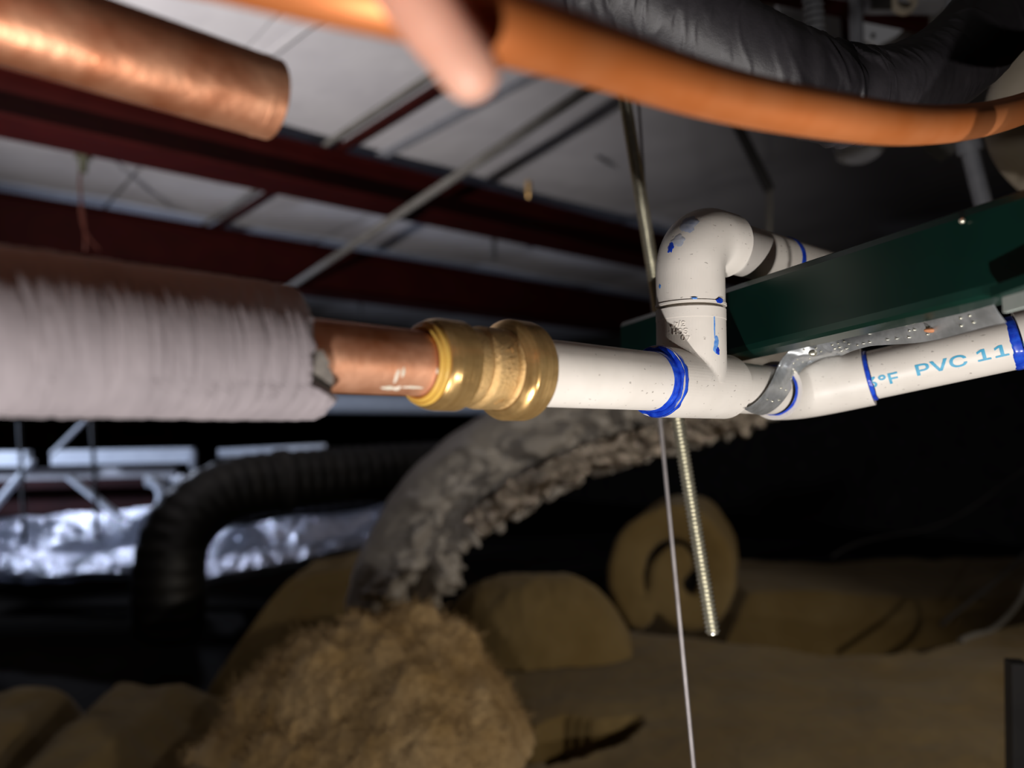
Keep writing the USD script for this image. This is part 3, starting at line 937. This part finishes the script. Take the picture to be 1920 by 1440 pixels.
# branch elbow, turned to run along the main direction above
zE = .0728                            # corner height above run axis
H = CT + np.array([0, 0, zE])
RB2 = .0182
arc = [CT + [0, 0, .0374], CT + [0, 0, .042]]
ue = unit(np.array([math.sin(math.radians(50)), math.cos(math.radians(50)), .0]))
for k in range(17):
    q = k / 16 * math.pi / 2
    arc.append(H + np.array([0, 0, -RB2]) + np.array([0, 0, 1]) * RB2 * math.sin(q) + ue * RB2 * (1 - math.cos(q)))
arc += [H + ue * .024, H + ue * .0300]
arc = np.array(arc)
outer = tube(arc, RT + .0001, 72, up=(0, -1, 0))
rim = cylm(CT, [0, 0, 1], .0374, .0385, RT + .0006)
bore = cylm(CT, [0, 0, 1], .03, .052, .0134) + cylm(H, ue, .012, .05, .0134)
el_m = tm(((mf(outer) + rim) - bore).refine_to_length(.0022))
elb = obj('elbow', el_m, 'pvc', pv, smooth=28, label='elbow on top of the tee with blue primer smudges')
obj('nipple', pipe(CT, [0, 0, 1], .020, .050, .01335, .0105, 72), 'pvc', pv)
obj('branch_pipe', pipe(H, ue, .0135, .30, .01335, .0105, 72), 'copper' if False else 'pvc', pv, label='pipe leaving the elbow above the green channel')
obj('primer_ring', ring_band(H, ue, .01338, .083, .0875, 35, .0008, .0006, .0005), 'primer', pv, smooth=True)


# primer smears: patches lying on the mesh surfaces
def vpatch(z, phi, r, hs, hp, seed, mname, parent, o=None):
    m = patch(CT if o is None else o, [0, 0, 1], z, 0, r, hs, hp, seed=seed, front=fb * math.cos(phi) + sb * math.sin(phi), thick=.00015)
    obj('primer_smear', m, mname, parent)


vpatch(.0385, .92, RT + .0007, .0012, .16, 2, 'primer', elb)
vpatch(.0390, .10, RT + .0007, .0005, .10, 3, 'primer_light', elb)
vpatch(.0470, -1.05, RT + .0001, .0012, .06, 4, 'primer_light', elb)
vpatch(.0170, .75, RB, .0042, .11, 6, 'primer_light', tee)
vpatch(.0150, .80, RB + .0001, .0020, .07, 7, 'primer', tee)
vpatch(.0270, .70, RB, .0060, .03, 8, 'primer_light', tee)
# smudges on the elbow crown, lying on the swept surface
et, en, eb = frames(arc, (0, -1, 0))


def elbow_patch(k0, ph0, dk, dp, seed, mname, thick=.00015):
    ang = np.linspace(0, 2 * np.pi, 30, endpoint=False)
    rr = 1 + 1.1 * fbm(np.stack([np.cos(ang) * 1.9 + seed, np.sin(ang) * 1.6, ang * 0], -1), 3, seed)
    vs = []
    for j in range(6):
        q = j / 5
        for i in range(30):
            kk = k0 + dk * rr[i] * q * math.cos(ang[i])
            ph = ph0 + dp * rr[i] * q * math.sin(ang[i])
            c_ = np.array([np.interp(kk, np.arange(len(arc)), arc[:, d_]) for d_ in range(3)])
            n_ = unit([np.interp(kk, np.arange(len(arc)), en[:, d_]) for d_ in range(3)])
            b_ = unit([np.interp(kk, np.arange(len(arc)), eb[:, d_]) for d_ in range(3)])
            vs.append(c_ + (RT + .00015 + thick * (1 - q ** 4)) * (math.cos(ph) * n_ + math.sin(ph) * b_))
    m = trimesh.Trimesh(np.array(vs), grid_faces(6, 30), process=False)
    mid = np.array(vs)[62]
    if m.vertex_normals[62] @ (mid - arc[int(k0)]) < 0:
        m.invert()
    obj('primer_smear', m, mname, elb)


# which side of the elbow frame faces left: find the angle of the world -x/-y direction
def elbow_angle(k, dirv):
    return math.atan2(np.dot(dirv, eb[k]), np.dot(dirv, en[k]))


left = unit(np.array([-.75, -.6, 0]))
elbow_patch(5, elbow_angle(5, unit(np.array([-.75, -.66, 0]))), .9, .11, 11, 'primer')
elbow_patch(9, elbow_angle(9, unit(np.array([-.55, -.8, .2]))), 1.6, .26, 12, 'primer_stain')
elbow_patch(6, elbow_angle(6, unit(np.array([-.62, -.75, 0]))), 1.0, .22, 14, 'primer_stain')

# short pipe from the tee to the bend, bend fitting, printed pipe, end fitting
obj('short_pipe', pipe(C(0), ax, TR - .012, TR + .048, .01335, .0105, 96), 'pvc', pv)
S1 = C(t_of(1452))                    # start face of the bend
r_dir = P(1900, 641, .378) - P(1625, 703, .412)
g = unit(r_dir)
G0 = P(1628, 705, .412)               # end face of the bend, on the printed pipe
# bend: from S1 along ax, ending at G0 along g
mid_pts = []
for k in range(25):
    q = k / 24
    L1, L2 = .026, .026
    c1, c2 = S1 + ax * L1, G0 - g * L2
    mid_pts.append((1 - q) ** 3 * S1 + 3 * (1 - q) ** 2 * q * c1 + 3 * (1 - q) * q ** 2 * c2 + q ** 3 * G0)
mid_pts = np.array(mid_pts)
bend_m = mf(tube(mid_pts, RT, 72)) - cylm(S1, ax, -.01, .014, .0134) - cylm(G0, -g, -.01, .014, .0134)
bend = obj('bend_fitting', tm(bend_m.refine_to_length(.0025)), 'pvc', pv, smooth=28, label='bend fitting under the metal strap')
obj('primer_ring', ring_band(S1, ax, .01338, -.0022, .0010, 45, .0003, .0002, .0006), 'primer', bend, smooth=True)
obj('primer_ring', ring_band(G0, g, .01338, -.0006, .0024, 55, .0002, .0003, .0006), 'primer', bend, smooth=True)
pp = obj('printed_pipe', pipe(G0, g, -.012, .22, .01335, .0105, 96), 'pvc', pv, label='pipe with blue printed lettering')
fg = unit(np.array([0, -1.0, 0]) - (np.array([0, -1.0, 0]) @ g) * g)
dg = np.cross(g, fg)
dg = dg if dg[2] < 0 else -dg


def print_text(text, h, s0, phi, wide=1.0):
    m = meshkit.text_mesh(text, h, .00012, bold=True)
    m.apply_scale([wide, 1, 1])
    obj('printed_lettering', on_cyl(G0, g, fg, dg, m, s0, phi, .01338), 'ink', pp, smooth=False)


print_text('73°F', .0056, -.0082, .47, 1.3)
print_text('PVC', .0056, .0225, .38, 1.55)
print_text('1120', .0056, .0500, .35, 1.55)
E0 = G0 + g * .0715
ef = obj('end_fitting', tm(cylm(E0, g, 0, .045, RT) - cylm(E0, g, -.01, .016, .0134) - cylm(E0, g, .029, .06, .0134)), 'pvc', pv, smooth=28, label='fitting at the right end of the printed pipe')
obj('primer_ring', ring_band(E0, g, .01338, -.0048, .0002, 65, .0012, .0002, .0005), 'primer', ef, smooth=True, label='wide ring of blue primer before the right end fitting')
dr = E0 + dg * .0158 + g * .0012
obj('primer_drip', tube([dr - [0, 0, -.001], dr - [0, 0, .003], dr - [0, 0, .0095]], [.0028, .0020, .0006], 12, up=(0, -1, 0)), 'pvc', pv, label='small pale drip hanging under the pipe')

# ------------------------------------------------------------------ green channel
GL, GR = np.array([.077, .527 * math.cos(PITCH), 0]), np.array([.1672, .232, 0])
gz0, gz1 = EYE + .0402, EYE + .0767
GZR = EYE + .0448
gd = unit(GR - GL)
gback = np.array([-gd[1], gd[0], 0])
gback = gback if gback[1] > 0 else -gback
gt = thing('green_channel', 'dark green painted steel channel behind the white elbow', 'steel channel', GL + [0, 0, EYE])


def prism(poly, p, q, back, poly2=None):
    """2D outline (back, z) extruded from p to q."""
    pts = np.asarray(poly, float)
    n = len(pts)
    pts2 = pts if poly2 is None else np.asarray(poly2, float)
    v = np.vstack([p + np.outer(pts[:, 0], back) + np.outer(pts[:, 1], [0, 0, 1.0]), q + np.outer(pts2[:, 0], back) + np.outer(pts2[:, 1], [0, 0, 1.0])])
    from shapely.geometry import Polygon as SP
    tv, tf = trimesh.creation.triangulate_polygon(SP(pts), engine='earcut')
    from scipy.spatial import cKDTree
    idx = cKDTree(pts).query(tv)[1]
    tf = idx[tf]
    i = np.arange(n)
    j = (i + 1) % n
    f = np.vstack([tf, tf[:, ::-1] + n, np.stack([i, j, j + n], -1), np.stack([i, j + n, i + n], -1)])
    m = trimesh.Trimesh(v, f, process=False)
    m.fix_normals()
    return m


w_ = .0025


def channel_profile(z0, z1):
    return [(.018, z0), (.018, z0 + w_), (.006, z0 + w_), (w_, z0 + .006), (w_, z1 - .006), (.006, z1 - w_), (.018, z1 - w_), (.018, z1), (.004, z1), (.0012, z1 - .0012), (0, z1 - .004), (0, z0 + .004), (.0012, z0 + .0012), (.004, z0)]


obj('channel', prism(channel_profile(EYE + .0352, EYE + .0785), GL, GR, gback, channel_profile(EYE + .0467, EYE + .0796)), 'green', gt, smooth=False)
# bracket lip with pale label under the channel, right edge
g1 = P(1866, 548, .245)
g2 = P(1968, 512, .226)
obj('bottom_lip', bar(g1, g2, .004, .0035), 'green', gt, smooth=False)
obj('pale_label', bar(P(1884, 572, .25), P(1966, 549, .228), .0016, .0052), 'paper', gt, smooth=False)
c = P(1804, 414, .262)
obj('screw_head', trimesh.creation.icosphere(2, .0011).apply_translation(c), 'zinc', gt)

# ------------------------------------------------------------------ perforated strap
cen = [P(1413, 771, .399), P(1440, 756, .390), P(1464, 722, .384), P(1480, 688, .385), P(1500, 668, .387), P(1530, 657, .386), P(1565, 652, .372), P(1610, 640, .352), P(1680, 624, .325), P(1750, 611, .302), P(1815, 592, .283), P(1872, 579, .268)]
wid = [.0130, .0125, .0120, .0116, .0105, .0070, .0070, .0096, .0112, .0116, .0116, .0112]
N = 110
cc = spline(cen, N)
ww = np.interp(np.linspace(0, 1, N), np.linspace(0, 1, len(wid)), wid)
# width direction in the picture, turning along the strap
wd_pix = [(1.0, .30), (1, .35), (1, .42), (1, .35), (.75, .7), (.2, 1), (.25, 1), (.25, 1), (.3, 1), (.3, 1), (.45, 1), (.62, 1)]
tilt = [.6, .4, .2, .1, .2, -.1, -.5, -.4, -.35, -.3, -.3, -.3]
X3, Y3 = np.array([1.0, 0, 0]), np.array([0, -math.sin(PITCH), math.cos(PITCH)])
Wd = np.array([unit(x * X3 - y * Y3 + t_ * np.array([0, 1.0, 0])) for (x, y), t_ in zip(wd_pix, tilt)])
Wd = np.stack([np.interp(np.linspace(0, 1, N), np.linspace(0, 1, len(wd_pix)), Wd[:, k]) for k in range(3)], 1)
tg_ = np.gradient(cc, axis=0)
tg_ /= np.linalg.norm(tg_, axis=1, keepdims=True)
Wd = Wd - (Wd * tg_).sum(1, keepdims=True) * tg_ * .8
Wd /= np.linalg.norm(Wd, axis=1, keepdims=True)
Nn = np.cross(tg_, Wd)
Nn[Nn[:, 1] > 0] *= -1
nw = 9
q = np.linspace(-.5, .5, nw)
top = cc[:, None] + (ww[:, None] * q[None])[..., None] * Wd[:, None]
top = top + Nn[:, None] * (.0006 * (1 - (2 * q) ** 2) + .0004 * 2 * fbm(top * 120, 3, 3))[..., None]
from trimesh.ray.ray_triangle import RayMeshIntersector
tgt = cat(tm(bend_m), pipe(C(0), ax, TR - .012, TR + .048, .0137, .0105, 96), tee_m)
rmi = RayMeshIntersector(tgt)
O = np.array([0, 0, EYE])
flat_v = top.reshape(-1, 3)
sel = np.where(np.repeat(np.linspace(0, 1, N), nw) < .42)[0]
dirs_ = flat_v[sel] - O
dist = np.linalg.norm(dirs_, axis=1, keepdims=True)
dirs_ = dirs_ / dist
loc, ri, _ = rmi.intersects_location(np.repeat(O[None], len(sel), 0), dirs_, multiple_hits=True)
hit = np.full(len(sel), np.inf)
np.minimum.at(hit, ri, np.linalg.norm(loc - O, axis=1))
lim = np.where(np.isfinite(hit), hit - .0028, dist[:, 0])
last = np.maximum(lim, 0)
flat_v[sel] = O + dirs_ * last[:, None]
top = flat_v.reshape(N, nw, 3)
for _ in range(6):
    top[1:-1] = .5 * top[1:-1] + .25 * (top[:-2] + top[2:])
thk = .0007
v1 = (top + Nn[:, None] * thk).reshape(-1, 3)
v0 = top.reshape(-1, 3)
f = grid_faces(N, nw, False)
n0 = len(v0)
ring = np.concatenate([np.arange(nw), np.arange(1, N) * nw + nw - 1, (N - 1) * nw + np.arange(nw - 2, -1, -1), np.arange(N - 2, 0, -1) * nw])
r2 = np.roll(ring, -1)
m = trimesh.Trimesh(np.vstack([v0, v1]), np.vstack([f[:, ::-1], f + n0, np.stack([ring, r2, r2 + n0], -1), np.stack([ring, r2 + n0, ring + n0], -1)]), process=False)
m.fix_normals()
st = thing('metal_strap', 'galvanised hanger strap twisted around the white PVC pipe', 'strap', cc[0])
obj('band', m, 'galv', st, smooth=50)
rng = np.random.default_rng(3)
bumps = []
for k in range(10, N - 4, 4):
    for qq in (-.28, .02, .3):
        if rng.random() < .62:
            j = min(N - 1, k + int(rng.integers(-1, 2)))
            c = top[j, int(round((qq + .5) * (nw - 1)))] + Nn[j] * (thk + .0003)
            s = trimesh.creation.icosphere(1, 1.0)
            s.apply_scale([.00085, .00055, .00045] if rng.random() < .5 else [.0006, .0006, .0004])
            s.apply_translation(c)
            bumps.append(s)
for s in bumps:
    obj('dimple', s, 'zinc', st, smooth=True)
j = int(np.argmin(np.linalg.norm(cc - P(1748, 611, .302), axis=1)))
c = top[j, 5] + Nn[j] * .0013
rv_ = trimesh.creation.icosphere(2, 1.0)
rv_.apply_scale([.0027, .0012, .0010])
rv_.apply_translation(c)
obj('rivet', rv_, 'rust', st, smooth=True, label='rusty copper coloured rivet')
c = P(1524, 662, .377)
sc = trimesh.creation.icosphere(2, 1.0)
sc.apply_scale([.0022, .0015, .0018])
sc.apply_translation(c)
obj('rivet', sc, 'zinc', st, smooth=True, label='bright zinc rivet at the twist')


# ------------------------------------------------------------------ threaded rods and wires
def threaded(o, a, s0, s1, r, pitch, seg=24):
    n = int((s1 - s0) / pitch)
    prof = [(s0, 0.00001), (s0, r * .7), (s0 + .001, r * .74)]
    for k in range(n):
        s = s0 + .001 + k * pitch
        prof += [(s + pitch * .35, r), (s + pitch * .55, r), (s + pitch, r * .74)]
    prof += [(prof[-1][0] + .0005, 0.00001)]
    return lathe(o, a, prof, seg, closed=False)


r0, r1 = P(1337, 1190, .478), P(1172, 190, .575)
rd = unit(r1 - r0)
slen = (ROOF_Z - r0[2]) / rd[2]
t = thing('threaded_rod', 'zinc threaded hanger rod passing behind the white tee', 'threaded rod', r0)
obj('rod', threaded(r0, rd, 0, slen, .0048, .0027, 24), 'zinc', t, smooth=20)
w0, w1 = P(1301, 1440, .52), P(1238, 790, .56)
w2 = P(1197, 190, .64)
wd = unit(w0 - w1)
t = thing('hanger_wire', 'straight pale hanger wire left of the threaded rod', 'wire', w0 + wd * .1)
up_d = unit(w2 - w1)
obj('wire', tube([w0 + wd * .12, w0, w1, w2, w2 + up_d * ((ROOF_Z - w2[2]) / up_d[2])], .0014, 12), 'wire', t)
t = thing('bent_rod', 'thin dark rod hanging from the roof behind the elbow', 'rod', P(1438, 440, 1.2))
obj('rod', tube([P(1385, 240, 1.4) + 3.0 * (P(1335, 140, 1.42) - P(1385, 240, 1.4)), P(1385, 240, 1.4), P(1443, 357, 1.4)], .010, 14), 'dark', t)
obj('lower_rod', tube([P(1443, 355, 1.4), P(1440, 440, 1.4), P(1437, 520, 1.4)], .0062, 12), 'grey_steel', t)

# ------------------------------------------------------------------ cut copper tube, upper left
o2 = P(512, 188, .211)
t = thing('copper_tube', 'cut copper tube end in the upper left corner', 'tube', o2)
L_ = -.19
obj('tube', lathe(o2, ax, [(L_, .0100), (L_, .0111), (-.0050, .0111), (-.0047, .01125), (-.0042, .01125), (-.0039, .0111), (-.0004, .0111), (0, .0107), (0, .0100)], 96), 'copper2', t)

# ------------------------------------------------------------------ orange soft copper tube
op = [(300, -95, .125), (460, -62, .125), (640, -22, .124), (770, 5, .126), (900, 40, .131), (1100, 98, .152), (1280, 157, .173), (1430, 194, .190), (1580, 220, .208), (1713, 234, .240), (1813, 229, .27), (1920, 203, .31), (2060, 150, .36)]
pts = spline([P(*q) for q in op], 140)
t = thing('soft_copper_tube', 'bent orange copper tube sweeping across the top right', 'tube', pts[-1])
obj('tube', tube(pts, .00635, 48, disp=lambda S, T: .00012 * fbm(np.stack([S * 60, np.cos(T), np.sin(T)], -1), 3, 4)), 'soft_copper', t, smooth=True)

# ------------------------------------------------------------------ black insulated line, top right
bp = [(900, -190, .30), (1050, -80, .31), (1190, -5, .32), (1320, 72, .33), (1450, 138, .34), (1570, 180, .355), (1695, 166, .37), (1795, 106, .38), (1880, 10, .39), (1960, -100, .40)]
pts = spline([P(*q) for q in bp], 620)


def black_disp(S, T):
    w = np.stack([S * 95 + .7 * np.cos(T * 2 + S * 30), np.cos(T) * .7, np.sin(T) * .7], -1)
    n_ = np.abs(fbm(w, 3, 51)) * 2
    groups = np.clip(noise(np.stack([S * 22, S * 0, S * 0], -1), 52) * 3 + .6, 0, 1)
    return .0017 * np.clip(1 - n_ * 6, 0, 1) * (.25 + .75 * groups) + .0012 * fbm(w * .3, 2, 53)


t = thing('black_insulated_line', 'black foam insulated line with creases behind the orange tube', 'pipe insulation', pts[0])
obj('foam_cover', tube(pts, .0222, 96, disp=black_disp), 'black_foam', t, smooth=True)
k = int(np.argmin(np.linalg.norm(pts - P(1600, 163, .358), axis=1)))
kk = np.arange(k - 2, k + 3)
obj('foam_ridge', tube(pts[kk], .0229, 60), 'black_foam', t, label='raised ridge around the black foam')  # wider ring of the same foam where a pale highlight lies

# ------------------------------------------------------------------ top right: conduit, junction box, red rail
t = thing('flexible_conduit', 'pale ribbed flexible conduit at the top behind the black line', 'conduit', P(1525, 60, .7))
pts = np.array([P(1512, -120, .7) + (P(1530, 75, .7) - P(1512, -120, .7)) * k for k in np.linspace(0, 1, 160)])
obj('ribbed_wall', tube(pts, .0082, 24, disp=lambda S, T: .0014 * np.sin(S / .0065 * 2 * np.pi)), 'conduit', t, smooth=True)
a, b = P(1380, -22, .92), P(1735, 48, .92)
strip('red_rail', 'thin red steel rail at the top right below the junction box', 'rail', a, b, .016, .012, 'red')
c = P(1700, -6, .86)
t = thing('junction_box', 'grey junction box with a round fitting at the top edge', 'junction box', c - [0, 0, .02])
obj('box_body', box(c + [0, 0, .01], (.085, .03, .045)), 'conduit', t, smooth=False)
obj('round_fitting', lathe(P(1692, 8, .84), (0, -1, .1), [(0, .009), (0, .014), (.006, .014), (.006, .009)], 32), 'beige', t)
obj('cover_plate', box(P(1655, -2, .84), (.026, .006, .022)), 'dark', t, smooth=False)
t = thing('white_gusset', 'white triangular plate with a small hole below the red rail', 'plate', P(1655, 80, .94))
tri = [P(1610, 35, .94), P(1700, 50, .94), P(1680, 68, .94), P(1648, 84, .94), P(1625, 74, .94), P(1608, 55, .94)]
vt = np.array(tri + [q + np.array([0, .005, 0]) for q in tri])
obj('plate', trimesh.convex.convex_hull(vt), 'white_metal', t, smooth=False)
obj('hole', tube([P(1637, 68, .939), P(1637, 68, .936)], .003, 12), 'dark', t)
strip('red_upright', 'dark reddish upright beside the white triangular plate', 'upright', P(1592, 20, .98), P(1598, 110, .98), .016, .02, 'red_thin')
t = thing('duct_board', 'white panel glimpsed between the black line and the red upright', 'panel', P(1530, 60, 1.03))
obj('board', box(P(1525, 25, 1.03), (.10, .012, .11)), 'white_metal', t, smooth=False)
t = thing('grey_conduit_pipe', 'slanting grey conduit dropping behind the green channel at right', 'conduit', P(1845, 395, .8))
obj('tube', tube([P(1800, 180, .8) + [-.02, 0, .82], P(1800, 180, .8), P(1820, 290, .8), P(1848, 400, .8), P(1870, 480, .8)], .0086, 24), 'conduit', t)
obj('coupling', tube([P(1814, 262, .8), P(1820, 285, .8)], .0125, 24), 'conduit', t)
t = thing('round_knockout', 'pale rounded cap below the orange tube at right', 'cap', P(1612, 295, .9))
obj('stem', tube([P(1612, 262, .9), P(1612, 262, .9) + [0, 0, .87]], .008, 14), 'conduit', t)
obj('cap', lathe(P(1612, 262, .9), (0, -.45, -1), [(0, .0001), (0, .030), (.012, .030), (.019, .022), (.021, .0001)], 40, closed=False), 'conduit', t)
t = thing('grey_bracket', 'dim grey pointed bracket below the orange tube at right', 'bracket', P(1765, 300, .9))
m = trimesh.convex.convex_hull(np.array([P(1725, 262, .9), P(1800, 262, .9), P(1790, 285, .9), P(1765, 304, .9), P(1735, 285, .9), P(1725, 262, .92), P(1800, 262, .92), P(1790, 285, .92), P(1765, 304, .92)]))
obj('plate', m, 'grey_steel', t, smooth=False)
obj('stem', bar(P(1765, 262, .912), P(1765, 262, .912) + [0, 0, .87], .02, .004, (0, 1, 0)), 'grey_steel', t)
t = thing('beige_elbow', 'beige plastic elbow cut off by the right edge of the photo', 'elbow', P(1960, 330, .62))
pts = spline([P(2040, 100, .62), P(1945, 150, .60), P(1925, 215, .60), P(1955, 290, .62), P(2030, 380, .66)], 40)
obj('body', tube(pts, np.interp(np.linspace(0, 1, 40), [0, .3, .6, 1], [.028, .030, .030, .030]), 40), 'beige', t, smooth=True)

# ------------------------------------------------------------------ loose cables, lower right
for pts, lab, r, mm in (([(1930, 1030, 1.9), (1860, 1095, 1.88), (1790, 1150, 1.82), (1765, 1172, 1.78)], 'dark cable crossing the back batt at lower right', .005, 'dark'),
                        ([(1935, 1060, 1.85), (1916, 1120, 1.83), (1880, 1165, 1.78), (1830, 1190, 1.62), (1800, 1202, 1.56)], 'dull brown cable loop at lower right', .006, 'grey_steel'),
                        ([(1960, 860, 2.6), (1860, 925, 2.6), (1760, 985, 2.6), (1640, 1010, 2.6), (1560, 1045, 2.6)], 'barely lit cable hanging in the dark at right', .003, 'grey_steel')):
    q = spline([P(*a) for a in pts], 40)
    t = thing('loose_cable', lab, 'cable', q[-1])
    obj('cable', tube(q, r, 10), mm, t)
strip('dark_post', 'dark upright post at the bottom right edge of the photo', 'post', P(1906, 1240, .62), P(1912, 1760, .62), .013, .014, 'dark')

# ------------------------------------------------------------------ hand reaching in from above
def hand():
    def chain(joints):
        return [(np.asarray(p, float), r) for p, r in joints]

    tip = P(880, 132, .1215)
    j2, j3, kn = P(800, 20, .1195), P(722, -110, .118), P(640, -280, .112)
    ind = [(tip, .0050), (P(838, 70, .1205), .0056), (j2, .0060), (j3, .0066), (kn, .0075)]
    lat = unit(np.array([-.85, -.25, .35]))
    parts = [ind]
    for k, (ln, cu) in enumerate(((1.1, .7), (1.15, .75), (.95, .8))):
        b = kn + lat * .0165 * (k + 1) + np.array([0, -.001, .004])
        d1 = unit(np.array([.45, -.25, -.5]))
        p1 = b + d1 * .034 * ln
        p2 = p1 + unit(np.array([.25, .15, .65])) * .022 * ln
        p3 = p2 + unit(np.array([-.35, .1, .6])) * .016 * ln
        parts.append([(p3, .0055), (p2, .0062), (p1, .0068), (b, .0078)])
    wrist = kn + np.array([-.045, -.02, .085])
    thb = kn + np.array([-.005, .0, .055])
    parts.append([(thb + np.array([.055, .0, -.020]), .0062), (thb + np.array([.035, -.002, -.004]), .0075), (thb, .011)])
    allm = m3.Manifold()

    def ball(p, r):
        return m3.Manifold.sphere(r, 20).translate(tuple(map(float, p)))

    for ch in parts:
        for (p, r), (q, s) in zip(ch[:-1], ch[1:]):
            allm += m3.Manifold.batch_hull([ball(p, r), ball(q, s)])
    knk = [ch[-1] for ch in parts[:4]]
    allm += m3.Manifold.batch_hull([ball(p, r) for p, r in knk] + [ball(wrist + lat * .005, .016), ball(wrist + lat * .03, .016), ball(thb, .011)])
    fore = wrist + np.array([-.06, -.04, .15])
    allm += m3.Manifold.batch_hull([ball(wrist + lat * .005, .016), ball(wrist + lat * .03, .016), ball(fore, .03)])
    m = tm(allm.refine_to_length(.003))
    m.merge_vertices()
    trimesh.smoothing.filter_taubin(m, iterations=12)
    return m, tip


hm, tip = hand()
t = thing('person', 'pink bare fingertip of a hand reaching in front of the orange tube', 'person', tip)
obj('hand', hm, 'skin', t, smooth=True)
